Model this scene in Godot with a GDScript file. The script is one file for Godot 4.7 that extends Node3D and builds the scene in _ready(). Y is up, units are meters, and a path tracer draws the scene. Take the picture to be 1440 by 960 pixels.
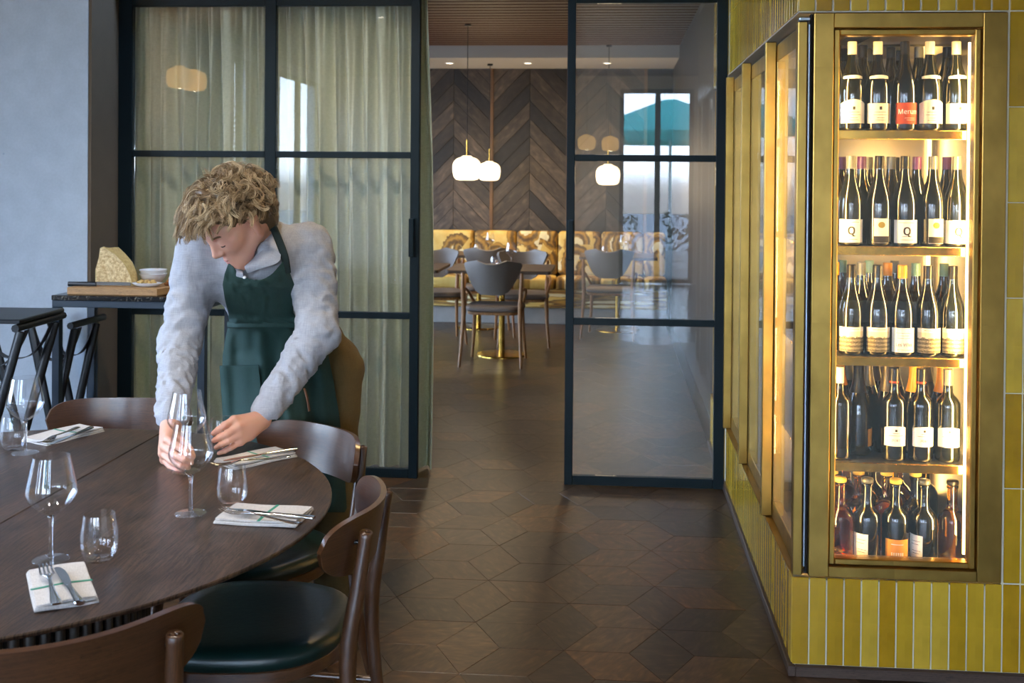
extends Node3D
# Restaurant interior: round table being laid, glazed sliding partition, dining room behind, tiled wine cooler on the right.
# World: the eye stands at (0, 1.5, 0); -Z runs along the corridor into the dining room.

const FOCAL := 1540.0
const YAW := 0.07832942
const PITCH := 0.010
const ROLL := 0.008
const CENTRE := Vector2(742.0, 264.433)
const EYE := Vector3(0, 1.5, 0)

var M := {}
var T := {}
var used := {}
var sgc := 1
var rng := RandomNumberGenerator.new()

func _ready() -> void:
	rng.seed = 7
	crumple.frequency = 1.0
	crumple.seed = 5
	crumple.fractal_octaves = 2
	# ---- camera
	var cam := Camera3D.new()
	cam.name = "camera"
	add_child(cam)
	var att := CameraAttributesPhysical.new()
	att.frustum_focal_length = 35.0
	att.frustum_focus_distance = 3.15
	att.exposure_aperture = 6.0
	att.frustum_near = 0.05
	att.frustum_far = 100.0
	cam.attributes = att
	cam.projection = Camera3D.PROJECTION_FRUSTUM
	cam.near = 0.05
	cam.far = 100.0
	cam.size = 0.05 * 960.0 / FOCAL
	cam.frustum_offset = Vector2((720.0 - CENTRE.x) / FOCAL * 0.05, -(480.0 - CENTRE.y) / FOCAL * 0.05)
	cam.transform = Transform3D(cam_basis(), EYE)
	cam.current = true
	# ---- sky and exposure
	var we := WorldEnvironment.new()
	we.name = "environment"
	var env := Environment.new()
	env.background_mode = Environment.BG_SKY
	var sky := Sky.new()
	var sm := ProceduralSkyMaterial.new()
	sm.sky_top_color = Color(0.66, 0.80, 1.0)
	sm.sky_horizon_color = Color(0.86, 0.93, 1.0)
	sm.ground_horizon_color = Color(0.55, 0.57, 0.6)
	sm.ground_bottom_color = Color(0.35, 0.36, 0.38)
	sm.energy_multiplier = 22.5
	sky.sky_material = sm
	env.sky = sky
	env.tonemap_mode = Environment.TONE_MAPPER_LINEAR
	env.tonemap_exposure = 1.10
	env.sdfgi_enabled = true
	env.ssao_enabled = true
	env.ssil_enabled = true
	we.environment = env
	add_child(we)
	# ---- the place
	make_textures()
	make_materials()
	build_shell()
	build_floor()
	build_partition()
	build_cooler()
	build_dining_room()
	build_outside()
	build_table()
	build_console()
	build_lamps()
	build_person()
	build_settings()

func cam_basis() -> Basis:
	return Basis(Vector3.UP, YAW) * Basis(Vector3.RIGHT, -PITCH) * Basis(Vector3.BACK, ROLL)

# direction of a picture point, and the world point of it at a given depth, height or side
func ray(x: float, y: float) -> Vector3:
	return cam_basis() * Vector3((x - CENTRE.x) / FOCAL, -(y - CENTRE.y) / FOCAL, -1.0)
func at(x: float, y: float, d: float) -> Vector3:
	var r := ray(x, y)
	return EYE + r * (-d / r.z)
func onto(x: float, y: float, h := 0.0) -> Vector3:
	var r := ray(x, y)
	return EYE + r * ((h - EYE.y) / r.y)

# ------------------------------------------------------------------ objects
func numbered(called: String) -> String:
	if not used.has(called):
		used[called] = 0
		return called
	used[called] += 1
	return "%s_%03d" % [called, used[called]]
func thing(called: String, label: String, category: String, where := Vector3.ZERO, turn := 0.0, group := "") -> Node3D:
	var o := Node3D.new()
	o.name = numbered(called)
	add_child(o)
	o.position = where
	o.rotation.y = turn
	tag(o, label, category, group)
	return o
func tag(o: Node, label: String, category: String, group := "", kind := "") -> void:
	if label: o.set_meta("label", label)
	if category: o.set_meta("category", category)
	if group: o.set_meta("group", group)
	if kind: o.set_meta("kind", kind)
func structure(called: String, label := "") -> Node3D:
	var o := Node3D.new()
	o.name = numbered(called)
	add_child(o)
	o.set_meta("kind", "structure")
	o.set_meta("category", called.split("_")[0])
	if label: o.set_meta("label", label)
	return o
func put(parent: Node3D, called: String, mesh: Mesh, mat: Material, xf := Transform3D.IDENTITY) -> MeshInstance3D:
	var o := MeshInstance3D.new()
	o.name = called if parent != self else numbered(called)
	o.mesh = mesh
	o.material_override = mat
	o.transform = xf
	parent.add_child(o, true)
	return o
func copy(o: Node3D, where: Vector3, turn: float, label: String, group := "") -> Node3D:
	var base: String = String(o.name)
	var c: Node3D = o.duplicate()
	var r := RegEx.create_from_string("_[0-9]{3}$")
	c.name = numbered(r.sub(base, ""))
	add_child(c)
	c.position = where
	c.rotation.y = turn
	c.set_meta("label", label)
	if group: c.set_meta("group", group)
	return c

# ------------------------------------------------------------------ mesh helpers (faces given counter-clockwise seen from outside)
func ST() -> SurfaceTool:
	var s := SurfaceTool.new()
	s.begin(Mesh.PRIMITIVE_TRIANGLES)
	return s
func done(s: SurfaceTool) -> ArrayMesh:
	s.generate_normals()
	return s.commit()
func smooth(s: SurfaceTool) -> void:
	sgc += 1
	s.set_smooth_group(sgc)
func flat(s: SurfaceTool) -> void:
	s.set_smooth_group(-1)
func tri(s: SurfaceTool, a: Vector3, b: Vector3, c: Vector3, ua := Vector2.ZERO, ub := Vector2.ZERO, uc := Vector2.ZERO) -> void:
	s.set_uv(ua); s.add_vertex(a)
	s.set_uv(uc); s.add_vertex(c)
	s.set_uv(ub); s.add_vertex(b)
func quad(s: SurfaceTool, a: Vector3, b: Vector3, c: Vector3, d: Vector3, ua := Vector2(0, 0), ub := Vector2(1, 0), uc := Vector2(1, 1), ud := Vector2(0, 1)) -> void:
	tri(s, a, b, c, ua, ub, uc)
	tri(s, a, c, d, ua, uc, ud)

# chamfered box
func cbox(s: SurfaceTool, c: Vector3, size: Vector3, bev := 0.0, b := Basis.IDENTITY) -> void:
	flat(s)
	var h := size / 2.0
	if bev <= 0.0:
		var p := func(x, y, z): return c + b * Vector3(x * h.x, y * h.y, z * h.z)
		quad(s, p.call(-1, -1, 1), p.call(1, -1, 1), p.call(1, 1, 1), p.call(-1, 1, 1))
		quad(s, p.call(1, -1, -1), p.call(-1, -1, -1), p.call(-1, 1, -1), p.call(1, 1, -1))
		quad(s, p.call(1, -1, 1), p.call(1, -1, -1), p.call(1, 1, -1), p.call(1, 1, 1))
		quad(s, p.call(-1, -1, -1), p.call(-1, -1, 1), p.call(-1, 1, 1), p.call(-1, 1, -1))
		quad(s, p.call(-1, 1, 1), p.call(1, 1, 1), p.call(1, 1, -1), p.call(-1, 1, -1))
		quad(s, p.call(-1, -1, -1), p.call(1, -1, -1), p.call(1, -1, 1), p.call(-1, -1, 1))
		return
	bev = minf(bev, minf(h.x, minf(h.y, h.z)) * 0.95)
	var v := func(sx, sy, sz, ax):  # vertex of corner on the face of axis ax
		var q := Vector3(sx * (h.x - (0.0 if ax == 0 else bev)), sy * (h.y - (0.0 if ax == 1 else bev)), sz * (h.z - (0.0 if ax == 2 else bev)))
		return c + b * q
	for ax in 3:
		for sg in [-1, 1]:
			var q := []
			for k in [[-1, -1], [1, -1], [1, 1], [-1, 1]]:
				var e := [0, 0, 0]
				e[ax] = sg
				e[(ax + 1) % 3] = k[0]
				e[(ax + 2) % 3] = k[1]
				q.append(v.call(e[0], e[1], e[2], ax))
			if sg > 0: quad(s, q[0], q[1], q[2], q[3])
			else: quad(s, q[3], q[2], q[1], q[0])
	for ax in 3:  # edges along axis ax
		var a1 := (ax + 1) % 3
		var a2 := (ax + 2) % 3
		for k in [[-1, -1], [1, -1], [1, 1], [-1, 1]]:
			var e0 := [0, 0, 0]
			var e1 := [0, 0, 0]
			e0[ax] = -1; e1[ax] = 1
			e0[a1] = k[0]; e1[a1] = k[0]
			e0[a2] = k[1]; e1[a2] = k[1]
			var p0: Vector3 = v.call(e0[0], e0[1], e0[2], a1)
			var p1: Vector3 = v.call(e0[0], e0[1], e0[2], a2)
			var p2: Vector3 = v.call(e1[0], e1[1], e1[2], a2)
			var p3: Vector3 = v.call(e1[0], e1[1], e1[2], a1)
			if k[0] * k[1] > 0: quad(s, p0, p1, p2, p3)
			else: quad(s, p3, p2, p1, p0)
	for sx in [-1, 1]:
		for sy in [-1, 1]:
			for sz in [-1, 1]:
				var a: Vector3 = v.call(sx, sy, sz, 0)
				var bb: Vector3 = v.call(sx, sy, sz, 1)
				var cc: Vector3 = v.call(sx, sy, sz, 2)
				if sx * sy * sz > 0: tri(s, a, bb, cc)
				else: tri(s, a, cc, bb)

func box_mesh(c: Vector3, size: Vector3, bev := 0.0, b := Basis.IDENTITY) -> ArrayMesh:
	var s := ST()
	cbox(s, c, size, bev, b)
	return done(s)
# box from corner to corner
func span(a: Vector3, b: Vector3, bev := 0.0) -> ArrayMesh:
	return box_mesh((a + b) / 2.0, (b - a).abs(), bev)

# profile: list of polylines of Vector2(radius, height), bottom to top for outside walls; each polyline shades smoothly
func lathe(s: SurfaceTool, lines: Array, segs := 24, c := Vector3.ZERO, b := Basis.IDENTITY) -> void:
	for line in lines:
		smooth(s)
		var n: int = line.size()
		for i in n - 1:
			var p: Vector2 = line[i]
			var q: Vector2 = line[i + 1]
			for k in segs:
				var t0 := TAU * k / segs
				var t1 := TAU * (k + 1) / segs
				var a0 := c + b * Vector3(p.x * cos(t0), p.y, -p.x * sin(t0))
				var a1 := c + b * Vector3(p.x * cos(t1), p.y, -p.x * sin(t1))
				var b0 := c + b * Vector3(q.x * cos(t0), q.y, -q.x * sin(t0))
				var b1 := c + b * Vector3(q.x * cos(t1), q.y, -q.x * sin(t1))
				var u0 := float(k) / segs
				var u1 := float(k + 1) / segs
				var w0 := float(i) / (n - 1)
				var w1 := float(i + 1) / (n - 1)
				if p.x > 1e-5: tri(s, a0, a1, b1, Vector2(u0, w0), Vector2(u1, w0), Vector2(u1, w1))
				if q.x > 1e-5: tri(s, a0, b1, b0, Vector2(u0, w0), Vector2(u1, w1), Vector2(u0, w1))
func lathe_mesh(lines: Array, segs := 24) -> ArrayMesh:
	var s := ST()
	lathe(s, lines, segs)
	return done(s)

# grid of points: rows[i][j]; outside is where (along j) x (along i) points
func grid(s: SurfaceTool, rows: Array, closed := false, flip := false, us := 1.0, vs := 1.0) -> void:
	var n: int = rows[0].size()
	var m: int = n if closed else n - 1
	for i in rows.size() - 1:
		for j in m:
			var k := (j + 1) % n
			var a: Vector3 = rows[i][j]
			var b: Vector3 = rows[i][k]
			var c: Vector3 = rows[i + 1][k]
			var d: Vector3 = rows[i + 1][j]
			var u0 := float(j) / m * us
			var u1 := float(j + 1) / m * us
			var v0 := float(i) / (rows.size() - 1) * vs
			var v1 := float(i + 1) / (rows.size() - 1) * vs
			if flip: quad(s, d, c, b, a, Vector2(u0, v1), Vector2(u1, v1), Vector2(u1, v0), Vector2(u0, v0))
			else: quad(s, a, b, c, d, Vector2(u0, v0), Vector2(u1, v0), Vector2(u1, v1), Vector2(u0, v1))

# swept tube; radii: floats or Vector2 (across, along up)
func tube(s: SurfaceTool, path: Array, radii: Array, sides := 10, caps := true, up := Vector3.ZERO) -> void:
	smooth(s)
	var rows := []
	var n := path.size()
	var t0: Vector3 = (path[1] - path[0]).normalized()
	var u: Vector3 = up
	if u == Vector3.ZERO: u = Vector3.UP if absf(t0.y) < 0.9 else Vector3.RIGHT
	for i in n:
		var t: Vector3 = (path[mini(i + 1, n - 1)] - path[maxi(i - 1, 0)]).normalized()
		u = (u - t * u.dot(t)).normalized()
		var w := t.cross(u)
		var r = radii[mini(i, radii.size() - 1)]
		var r2: Vector2 = r if r is Vector2 else Vector2(r, r)
		var row := PackedVector3Array()
		for k in sides:
			var a := TAU * k / sides
			row.append(path[i] + w * (cos(a) * r2.x) + u * (sin(a) * r2.y))
		rows.append(row)
	grid(s, rows, true, true, 1.0, 1.0)
	if caps:
		flat(s)
		for e in [0, n - 1]:
			for k in range(1, sides - 1):
				if e == 0: tri(s, rows[e][0], rows[e][k], rows[e][k + 1])
				else: tri(s, rows[e][0], rows[e][k + 1], rows[e][k])
func tube_mesh(path: Array, radii: Array, sides := 10, up := Vector3.ZERO) -> ArrayMesh:
	var s := ST()
	tube(s, path, radii, sides, true, up)
	return done(s)
# smooth path through points
func spline(pts: Array, per := 6) -> Array:
	var out := []
	var n := pts.size()
	for i in n - 1:
		var p0: Vector3 = pts[maxi(i - 1, 0)]
		var p1: Vector3 = pts[i]
		var p2: Vector3 = pts[i + 1]
		var p3: Vector3 = pts[mini(i + 2, n - 1)]
		for k in per:
			out.append(p1.cubic_interpolate(p2, p0, p3, float(k) / per))
	out.append(pts[n - 1])
	return out

# convex outline in the x-z plane, extruded from y0 to y1 with a chamfer at the top (and bottom)
func inset(poly: PackedVector2Array, d: float) -> PackedVector2Array:
	var out := PackedVector2Array()
	var n := poly.size()
	var area := 0.0
	for i in n: area += poly[i].cross(poly[(i + 1) % n])
	var sg := signf(area)
	for i in n:
		var a := poly[(i + n - 1) % n]
		var b := poly[i]
		var c := poly[(i + 1) % n]
		var n1 := (b - a).normalized().rotated(PI / 2 * sg)
		var n2 := (c - b).normalized().rotated(PI / 2 * sg)
		var m := (n1 + n2)
		out.append(b + m * (d / maxf(0.3, 1.0 + n1.dot(n2))))
	return out
func slab(s: SurfaceTool, poly: PackedVector2Array, y0: float, y1: float, bev := 0.0, bevel_bottom := false, smooth_side := false, uv := Transform2D.IDENTITY) -> void:
	var area := 0.0
	var n := poly.size()
	for i in n: area += poly[i].cross(poly[(i + 1) % n])
	var p := poly.duplicate()
	if area > 0: p.reverse()   # now counter-clockwise seen from above (z towards the viewer)
	var rings := []
	if bevel_bottom and bev > 0: rings.append([inset(p, bev), y0])
	rings.append([p, y0 + (bev if bevel_bottom else 0.0)])
	rings.append([p, y1 - bev])
	if bev > 0: rings.append([inset(p, bev), y1])
	for k in rings.size() - 1:
		if smooth_side: smooth(s)
		else: flat(s)
		for i in n:
			var j := (i + 1) % n
			var a: Vector2 = rings[k][0][i]
			var b: Vector2 = rings[k][0][j]
			var c: Vector2 = rings[k + 1][0][j]
			var d: Vector2 = rings[k + 1][0][i]
			quad(s, Vector3(a.x, rings[k][1], a.y), Vector3(b.x, rings[k][1], b.y), Vector3(c.x, rings[k + 1][1], c.y), Vector3(d.x, rings[k + 1][1], d.y), uv * a, uv * b, uv * c, uv * d)
	flat(s)
	var top: PackedVector2Array = rings[-1][0]
	var bot: PackedVector2Array = rings[0][0]
	for i in range(1, n - 1):
		tri(s, Vector3(top[0].x, y1, top[0].y), Vector3(top[i].x, y1, top[i].y), Vector3(top[i + 1].x, y1, top[i + 1].y), uv * top[0], uv * top[i], uv * top[i + 1])
		tri(s, Vector3(bot[0].x, y0, bot[0].y), Vector3(bot[i + 1].x, y0, bot[i + 1].y), Vector3(bot[i].x, y0, bot[i].y), uv * bot[0], uv * bot[i + 1], uv * bot[i])
func circle(r: float, n := 48, c := Vector2.ZERO) -> PackedVector2Array:
	var out := PackedVector2Array()
	for i in n: out.append(c + Vector2.from_angle(TAU * i / n) * r)
	return out
func rounded(w: float, d: float, r: float, n := 4) -> PackedVector2Array:
	var out := PackedVector2Array()
	for q in 4:
		var c := Vector2((w / 2 - r) * (1 if q in [0, 3] else -1), (d / 2 - r) * (1 if q in [0, 1] else -1))
		for i in n + 1: out.append(c + Vector2.from_angle(PI / 2 * q + PI / 2 * i / n) * r)
	return out

# curved sheet with thickness: f(u, v) for u, v in 0..1, thickness grows to the back of the sheet
func sheet(s: SurfaceTool, f: Callable, nu: int, nv: int, thick: float, us := 1.0, vs := 1.0) -> void:
	var front := []
	var back := []
	for i in nv + 1:
		var r := PackedVector3Array()
		var r2 := PackedVector3Array()
		for j in nu + 1:
			var u := float(j) / nu
			var v := float(i) / nv
			var p: Vector3 = f.call(u, v)
			var e := 0.004
			var du: Vector3 = f.call(minf(u + e, 1), v) - f.call(maxf(u - e, 0), v)
			var dv: Vector3 = f.call(u, minf(v + e, 1)) - f.call(u, maxf(v - e, 0))
			var nn := du.cross(dv).normalized()
			r.append(p)
			r2.append(p - nn * thick)
		front.append(r)
		back.append(r2)
	smooth(s)
	grid(s, front, false, false, us, vs)
	smooth(s)
	grid(s, back, false, true, us, vs)
	smooth(s)
	var rim := []
	var rim2 := []
	for j in nu + 1: rim.append(front[0][j]); rim2.append(back[0][j])
	for i in range(1, nv + 1): rim.append(front[i][nu]); rim2.append(back[i][nu])
	for j in range(nu - 1, -1, -1): rim.append(front[nv][j]); rim2.append(back[nv][j])
	for i in range(nv - 1, 0, -1): rim.append(front[i][0]); rim2.append(back[i][0])
	grid(s, [rim2, rim], true)

# ------------------------------------------------------------------ soft shapes: a distance field meshed with surface nets
var F_lo := Vector3.ZERO
var F_n := Vector3i.ZERO
var F_c := 0.01
var F := PackedFloat32Array()
var crumple := FastNoiseLite.new()
func field(lo: Vector3, hi: Vector3, cell: float) -> void:
	F_lo = lo
	F_c = cell
	F_n = Vector3i(((hi - lo) / cell).ceil()) + Vector3i.ONE
	F = PackedFloat32Array()
	F.resize(F_n.x * F_n.y * F_n.z)
	F.fill(0.2)
# tapered capsule a..b, joined with rounding k; flattened along axis n by factor q; cut: carve it away
func bone(a: Vector3, b: Vector3, ra: float, rb: float, k := 0.02, n := Vector3.ZERO, q := 1.0, cut := false, wave := 0.0, freq := 0.0) -> void:
	var m := maxf(ra, rb) * maxf(1.0, 1.0) + k + F_c * 2.5
	var lo := (a.min(b) - Vector3.ONE * m - F_lo) / F_c
	var hi := (a.max(b) + Vector3.ONE * m - F_lo) / F_c
	var d := b - a
	var l2 := maxf(d.length_squared(), 1e-9)
	var nx := F_n.x
	var nxy := F_n.x * F_n.y
	var flatten := q != 1.0
	for z in range(maxi(0, int(lo.z)), mini(F_n.z, int(hi.z) + 1)):
		for y in range(maxi(0, int(lo.y)), mini(F_n.y, int(hi.y) + 1)):
			var at_ := z * nxy + y * nx
			for x in range(maxi(0, int(lo.x)), mini(F_n.x, int(hi.x) + 1)):
				var p := F_lo + Vector3(x, y, z) * F_c - a
				if flatten:
					var along := p.dot(n)
					p += n * (along * (q - 1.0))
				var t := clampf(p.dot(d) / l2, 0.0, 1.0)
				var r := ra + (rb - ra) * t
				if wave > 0.0:   # folds run round the sleeve, crowded where freq is high
					var o := (p - d * t).normalized()
					r += wave * (1.0 - 2.4 * absf(crumple.get_noise_3d(t * freq + o.y * 0.9, o.x * 0.8 + o.y * 0.3, o.z * 0.8)))
				var e := (p - d * t).length() - r
				var f := F[at_ + x]
				if cut: e = -e
				var h := maxf(k - absf(f - e), 0.0) / k
				if cut: F[at_ + x] = maxf(f, e) + h * h * k * 0.25
				else: F[at_ + x] = minf(f, e) - h * h * k * 0.25
func chain(pts: Array, rad: Array, k := 0.02) -> void:
	for i in pts.size() - 1: bone(pts[i], pts[i + 1], rad[i], rad[i + 1], k)
func ripple(noise: FastNoiseLite, amp: float, stretch := Vector3.ONE) -> void:
	var nx := F_n.x
	var nxy := F_n.x * F_n.y
	for z in F_n.z:
		for y in F_n.y:
			for x in nx:
				var i := z * nxy + y * nx + x
				if absf(F[i]) < 0.03:
					var p := (F_lo + Vector3(x, y, z) * F_c) * stretch
					F[i] += amp * noise.get_noise_3dv(p * 100.0)
func sample(p: Vector3) -> float:
	var q := (p - F_lo) / F_c
	var i := Vector3i(q.floor())
	if i.x < 0 or i.y < 0 or i.z < 0 or i.x >= F_n.x - 1 or i.y >= F_n.y - 1 or i.z >= F_n.z - 1: return 0.2
	var f := q - Vector3(i)
	var nx := F_n.x
	var nxy := nx * F_n.y
	var b := i.z * nxy + i.y * nx + i.x
	var a0 := lerpf(lerpf(F[b], F[b + 1], f.x), lerpf(F[b + nx], F[b + nx + 1], f.x), f.y)
	b += nxy
	var a1 := lerpf(lerpf(F[b], F[b + 1], f.x), lerpf(F[b + nx], F[b + nx + 1], f.x), f.y)
	return lerpf(a0, a1, f.z)
func nets(s: SurfaceTool) -> void:
	smooth(s)
	var nx := F_n.x
	var nxy := F_n.x * F_n.y
	var verts := {}
	var corner := [0, 1, nx, nx + 1, nxy, nxy + 1, nxy + nx, nxy + nx + 1]
	for z in F_n.z - 1:
		for y in F_n.y - 1:
			var base := z * nxy + y * nx
			for x in nx - 1:
				var i := base + x
				var v0 := F[i]
				if v0 > F_c * 6.0 or v0 < -F_c * 6.0: continue
				var inside := 0
				for c in 8:
					if F[i + corner[c]] < 0.0: inside += 1
				if inside == 0 or inside == 8: continue
				var sum := Vector3.ZERO
				var cnt := 0
				for c in 8:
					for ax in [1, 2, 4]:
						if c & ax: continue
						var f0 := F[i + corner[c]]
						var f1 := F[i + corner[c | ax]]
						if (f0 < 0.0) != (f1 < 0.0):
							var t := f0 / (f0 - f1)
							var p := Vector3(c & 1, (c >> 1) & 1, (c >> 2) & 1)
							p += Vector3(t if ax == 1 else 0.0, t if ax == 2 else 0.0, t if ax == 4 else 0.0)
							sum += p
							cnt += 1
				verts[i] = F_lo + (Vector3(x, y, z) + sum / cnt) * F_c
	for i in verts:
		var f0 := F[i]
		for ax in 3:
			var st_: int = [1, nx, nxy][ax]
			var f1 := F[i + st_]
			if (f0 < 0.0) == (f1 < 0.0): continue
			var o1: int = [nx, nxy, 1][ax]
			var o2: int = [nxy, 1, nx][ax]
			if not (verts.has(i - o1) and verts.has(i - o2) and verts.has(i - o1 - o2)): continue
			var a: Vector3 = verts[i]
			var b: Vector3 = verts[i - o1]
			var c: Vector3 = verts[i - o1 - o2]
			var d: Vector3 = verts[i - o2]
			if f0 < 0.0: quad(s, a, b, c, d, Vector2(a.x, a.y), Vector2(b.x, b.y), Vector2(c.x, c.y), Vector2(d.x, d.y))
			else: quad(s, d, c, b, a, Vector2(d.x, d.y), Vector2(c.x, c.y), Vector2(b.x, b.y), Vector2(a.x, a.y))

# ------------------------------------------------------------------ textures: grain, weave, patina, print
func noise(freq: float, seed_: int, oct := 3, type := FastNoiseLite.TYPE_SIMPLEX_SMOOTH) -> FastNoiseLite:
	var n := FastNoiseLite.new()
	n.noise_type = type
	n.frequency = freq
	n.seed = seed_
	n.fractal_octaves = oct
	return n
func tex_from(w: int, h: int, f: Callable) -> ImageTexture:
	var im := Image.create(w, h, false, Image.FORMAT_RGB8)
	for y in h:
		for x in w:
			im.set_pixel(x, y, f.call(x, y))
	return ImageTexture.create_from_image(im)
func grey(v: float) -> Color:
	v = clampf(v, 0.0, 1.0)
	return Color(v, v, v)
func make_textures() -> void:
	# wood: grain runs along x
	var n1 := noise(0.02, 3, 4)
	var n2 := noise(0.06, 5, 2)
	var wood := func(x, y):
		var warp: float = n1.get_noise_2d(x * 0.25, y * 0.9) * 16.0
		var g: float = n2.get_noise_2d(x * 0.06, y * 4.5 + warp)
		var pore: float = n2.get_noise_2d(x * 0.35 + 900.0, y * 11.0)
		var v: float = 0.80 + 0.16 * g + 0.10 * n1.get_noise_2d(x * 0.12, y * 1.3 + 300) - (0.22 if pore > 0.42 else 0.0)
		return Color(clampf(v, 0, 1), clampf(v * 0.97, 0, 1), clampf(v * 0.93, 0, 1))
	T.wood_x = tex_from(512, 512, wood)
	var im: Image = T.wood_x.get_image().duplicate()
	im.rotate_90(CLOCKWISE)
	T.wood_y = ImageTexture.create_from_image(im)
	# smoked oak for floor blocks: softer grain with worn light flecks
	var n3 := noise(0.012, 11, 4)
	var n5 := noise(0.008, 12, 1)
	T.floor = tex_from(512, 512, func(x, y):
		var g: float = n2.get_noise_2d(x * 0.05, y * 1.6 + n5.get_noise_2d(x, y) * 22.0)
		var cloud: float = n3.get_noise_2d(x * 0.9, y * 1.6 + 400.0)
		var wear: float = maxf(0.0, n5.get_noise_2d(x * 2.0 + 700, y * 5.0) - 0.2)
		var v: float = 0.72 + 0.08 * g + 0.22 * cloud + wear * 0.25
		return Color(clampf(v, 0, 1), clampf(v * 0.96, 0, 1), clampf(v * 0.92, 0, 1)))
	# roughness of the floor: scuffs
	T.scuff = tex_from(256, 256, func(x, y): return grey(0.80 + 0.18 * n3.get_noise_2d(x * 2.0, y * 3.0)))
	# dark table oak: strong open pores
	T.table = tex_from(768, 768, func(x, y):
		var warp: float = n3.get_noise_2d(x * 0.35, y * 0.8) * 34.0
		var g: float = n2.get_noise_2d(x * 0.035, y * 3.4 + warp)
		var pore: float = n2.get_noise_2d(x * 0.16 + 500.0, y * 8.0 + warp * 2.0)
		var v: float = 0.76 + 0.26 * g - (0.46 * smoothstep(0.10, 0.45, pore)) + 0.18 * n3.get_noise_2d(x * 0.5, y * 0.9 + 90)
		return Color(clampf(v, 0, 1), clampf(v * 0.98, 0, 1), clampf(v * 0.95, 0, 1)))
	# woven cloth
	var n4 := noise(0.05, 21, 3)
	T.linen = tex_from(256, 256, func(x, y):
		var a: float = n4.get_noise_2d(x * 9.0, y * 0.35)
		var b: float = n4.get_noise_2d(x * 0.35 + 99, y * 9.0)
		var w: float = 0.05 if (x + y) % 2 == 0 else 0.0
		return grey(0.86 + 0.10 * a + 0.10 * b - w))
	T.weave = tex_from(128, 128, func(x, y): return grey(0.5 + 0.25 * sin(x * TAU / 4.0) * (1.0 if (y / 2) % 2 == 0 else -1.0) + 0.25 * n4.get_noise_2d(x * 6.0, y * 6.0)))
	# brass patina
	T.patina = tex_from(256, 256, func(x, y):
		var a: float = n3.get_noise_2d(x * 1.2, y * 0.8)
		var b: float = n1.get_noise_2d(x * 2.0, y * 1.5 + 50)
		var v: float = 0.86 + 0.14 * a + 0.05 * b
		return Color(clampf(v, 0, 1), clampf(v * 0.985, 0, 1), clampf(v * 0.93, 0, 1)))
	T.brush = tex_from(256, 256, func(x, y): return grey(0.55 + 0.25 * n2.get_noise_2d(x * 8.0, y * 0.3) + 0.25 * n3.get_noise_2d(x * 2, y * 2)))
	T.plaster = tex_from(256, 256, func(x, y): return grey(0.95 + 0.04 * n3.get_noise_2d(x * 2.0, y * 2.0) + 0.02 * n2.get_noise_2d(x * 4, y * 4)))
	# glaze of a hand-made tile: slight pooling of the colour
	T.glaze = tex_from(256, 256, func(x, y):
		var v: float = 0.92 + 0.09 * n3.get_noise_2d(x * 1.2, y * 1.2)
		return Color(clampf(v, 0, 1), clampf(v * 0.985, 0, 1), clampf(v * 0.86, 0, 1)))
	T.bumps = tex_from(256, 256, func(x, y): return grey(0.5 + 0.5 * n3.get_noise_2d(x * 1.5, y * 1.5)))
	# printed upholstery: big brown shells on ochre
	var rnd := RandomNumberGenerator.new()
	rnd.seed = 4
	var shells := []
	for i in 11: shells.append([Vector2(rnd.randf() * 512, rnd.randf() * 256), 44 + rnd.randf() * 46, rnd.randf() * TAU, rnd.randf()])
	T.shell = tex_from(512, 256, func(x, y):
		var c := Color(0.80, 0.62, 0.26).lerp(Color(0.88, 0.76, 0.45), 0.5 + 0.5 * n3.get_noise_2d(x * 1.5, y * 1.5))
		for q in shells:
			var d: Vector2 = Vector2(x, y) - q[0]
			d.x = wrapf(d.x, -256, 256)
			d.y = wrapf(d.y, -128, 128)
			var rr: float = d.length() / q[1] + 0.10 * n1.get_noise_2d(x * 2, y * 2)
			var an: float = wrapf(d.angle() - q[2], -PI, PI)
			if rr < 1.0 and absf(an) < 2.4:
				var ring := 0.5 + 0.5 * sin(rr * 16.0 + an)
				var dark := Color(0.30, 0.20, 0.06).lerp(Color(0.66, 0.47, 0.13), ring)
				c = c.lerp(dark if rr > 0.45 else Color(0.90, 0.84, 0.66), 0.85)
		return c)
	# cheese rind with pricked letters and dark spots, and the crumbly cut face
	T.rind = tex_from(256, 256, func(x, y):
		var v: float = n1.get_noise_2d(x * 2.5, y * 2.5)
		return Color(0.72, 0.57, 0.30).lerp(Color(0.90, 0.80, 0.55), clampf(0.5 + v, 0, 1)))
	T.crumb = tex_from(256, 256, func(x, y):
		var v: float = n2.get_noise_2d(x * 1.5, y * 1.5) * 0.5 + n1.get_noise_2d(x * 1.5, y * 1.5) * 0.7
		return Color(0.62, 0.49, 0.30).lerp(Color(0.90, 0.80, 0.60), clampf(0.55 + v, 0, 1)))
	# veined black marble
	T.marble = tex_from(256, 256, func(x, y):
		var v: float = absf(n3.get_noise_2d(x * 2.0, y * 2.0 + 40.0 * n1.get_noise_2d(x, y)))
		var line := 1.0 - smoothstep(0.0, 0.05, v)
		return Color(0.06, 0.065, 0.075).lerp(Color(0.62, 0.58, 0.50), line * 0.8))
	# printed landscape for bottle labels
	T.label_view = tex_from(128, 128, func(x, y):
		if y < 22: return Color(0.92, 0.90, 0.84)
		var ridge: float = 52 + 16 * n3.get_noise_2d(x * 2.2, 5.0)
		if y < ridge: return Color(0.86, 0.81, 0.68)
		var v: float = 0.42 + 0.32 * n2.get_noise_2d(x * 2.0, y * 4.0) + 0.12 * sin(y * 0.3)
		return Color(v, v * 0.93, v * 0.75))
	T.leaf = tex_from(128, 128, func(x, y): return grey(0.72 + 0.5 * n2.get_noise_2d(x * 3.0, y * 3.0)))
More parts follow.
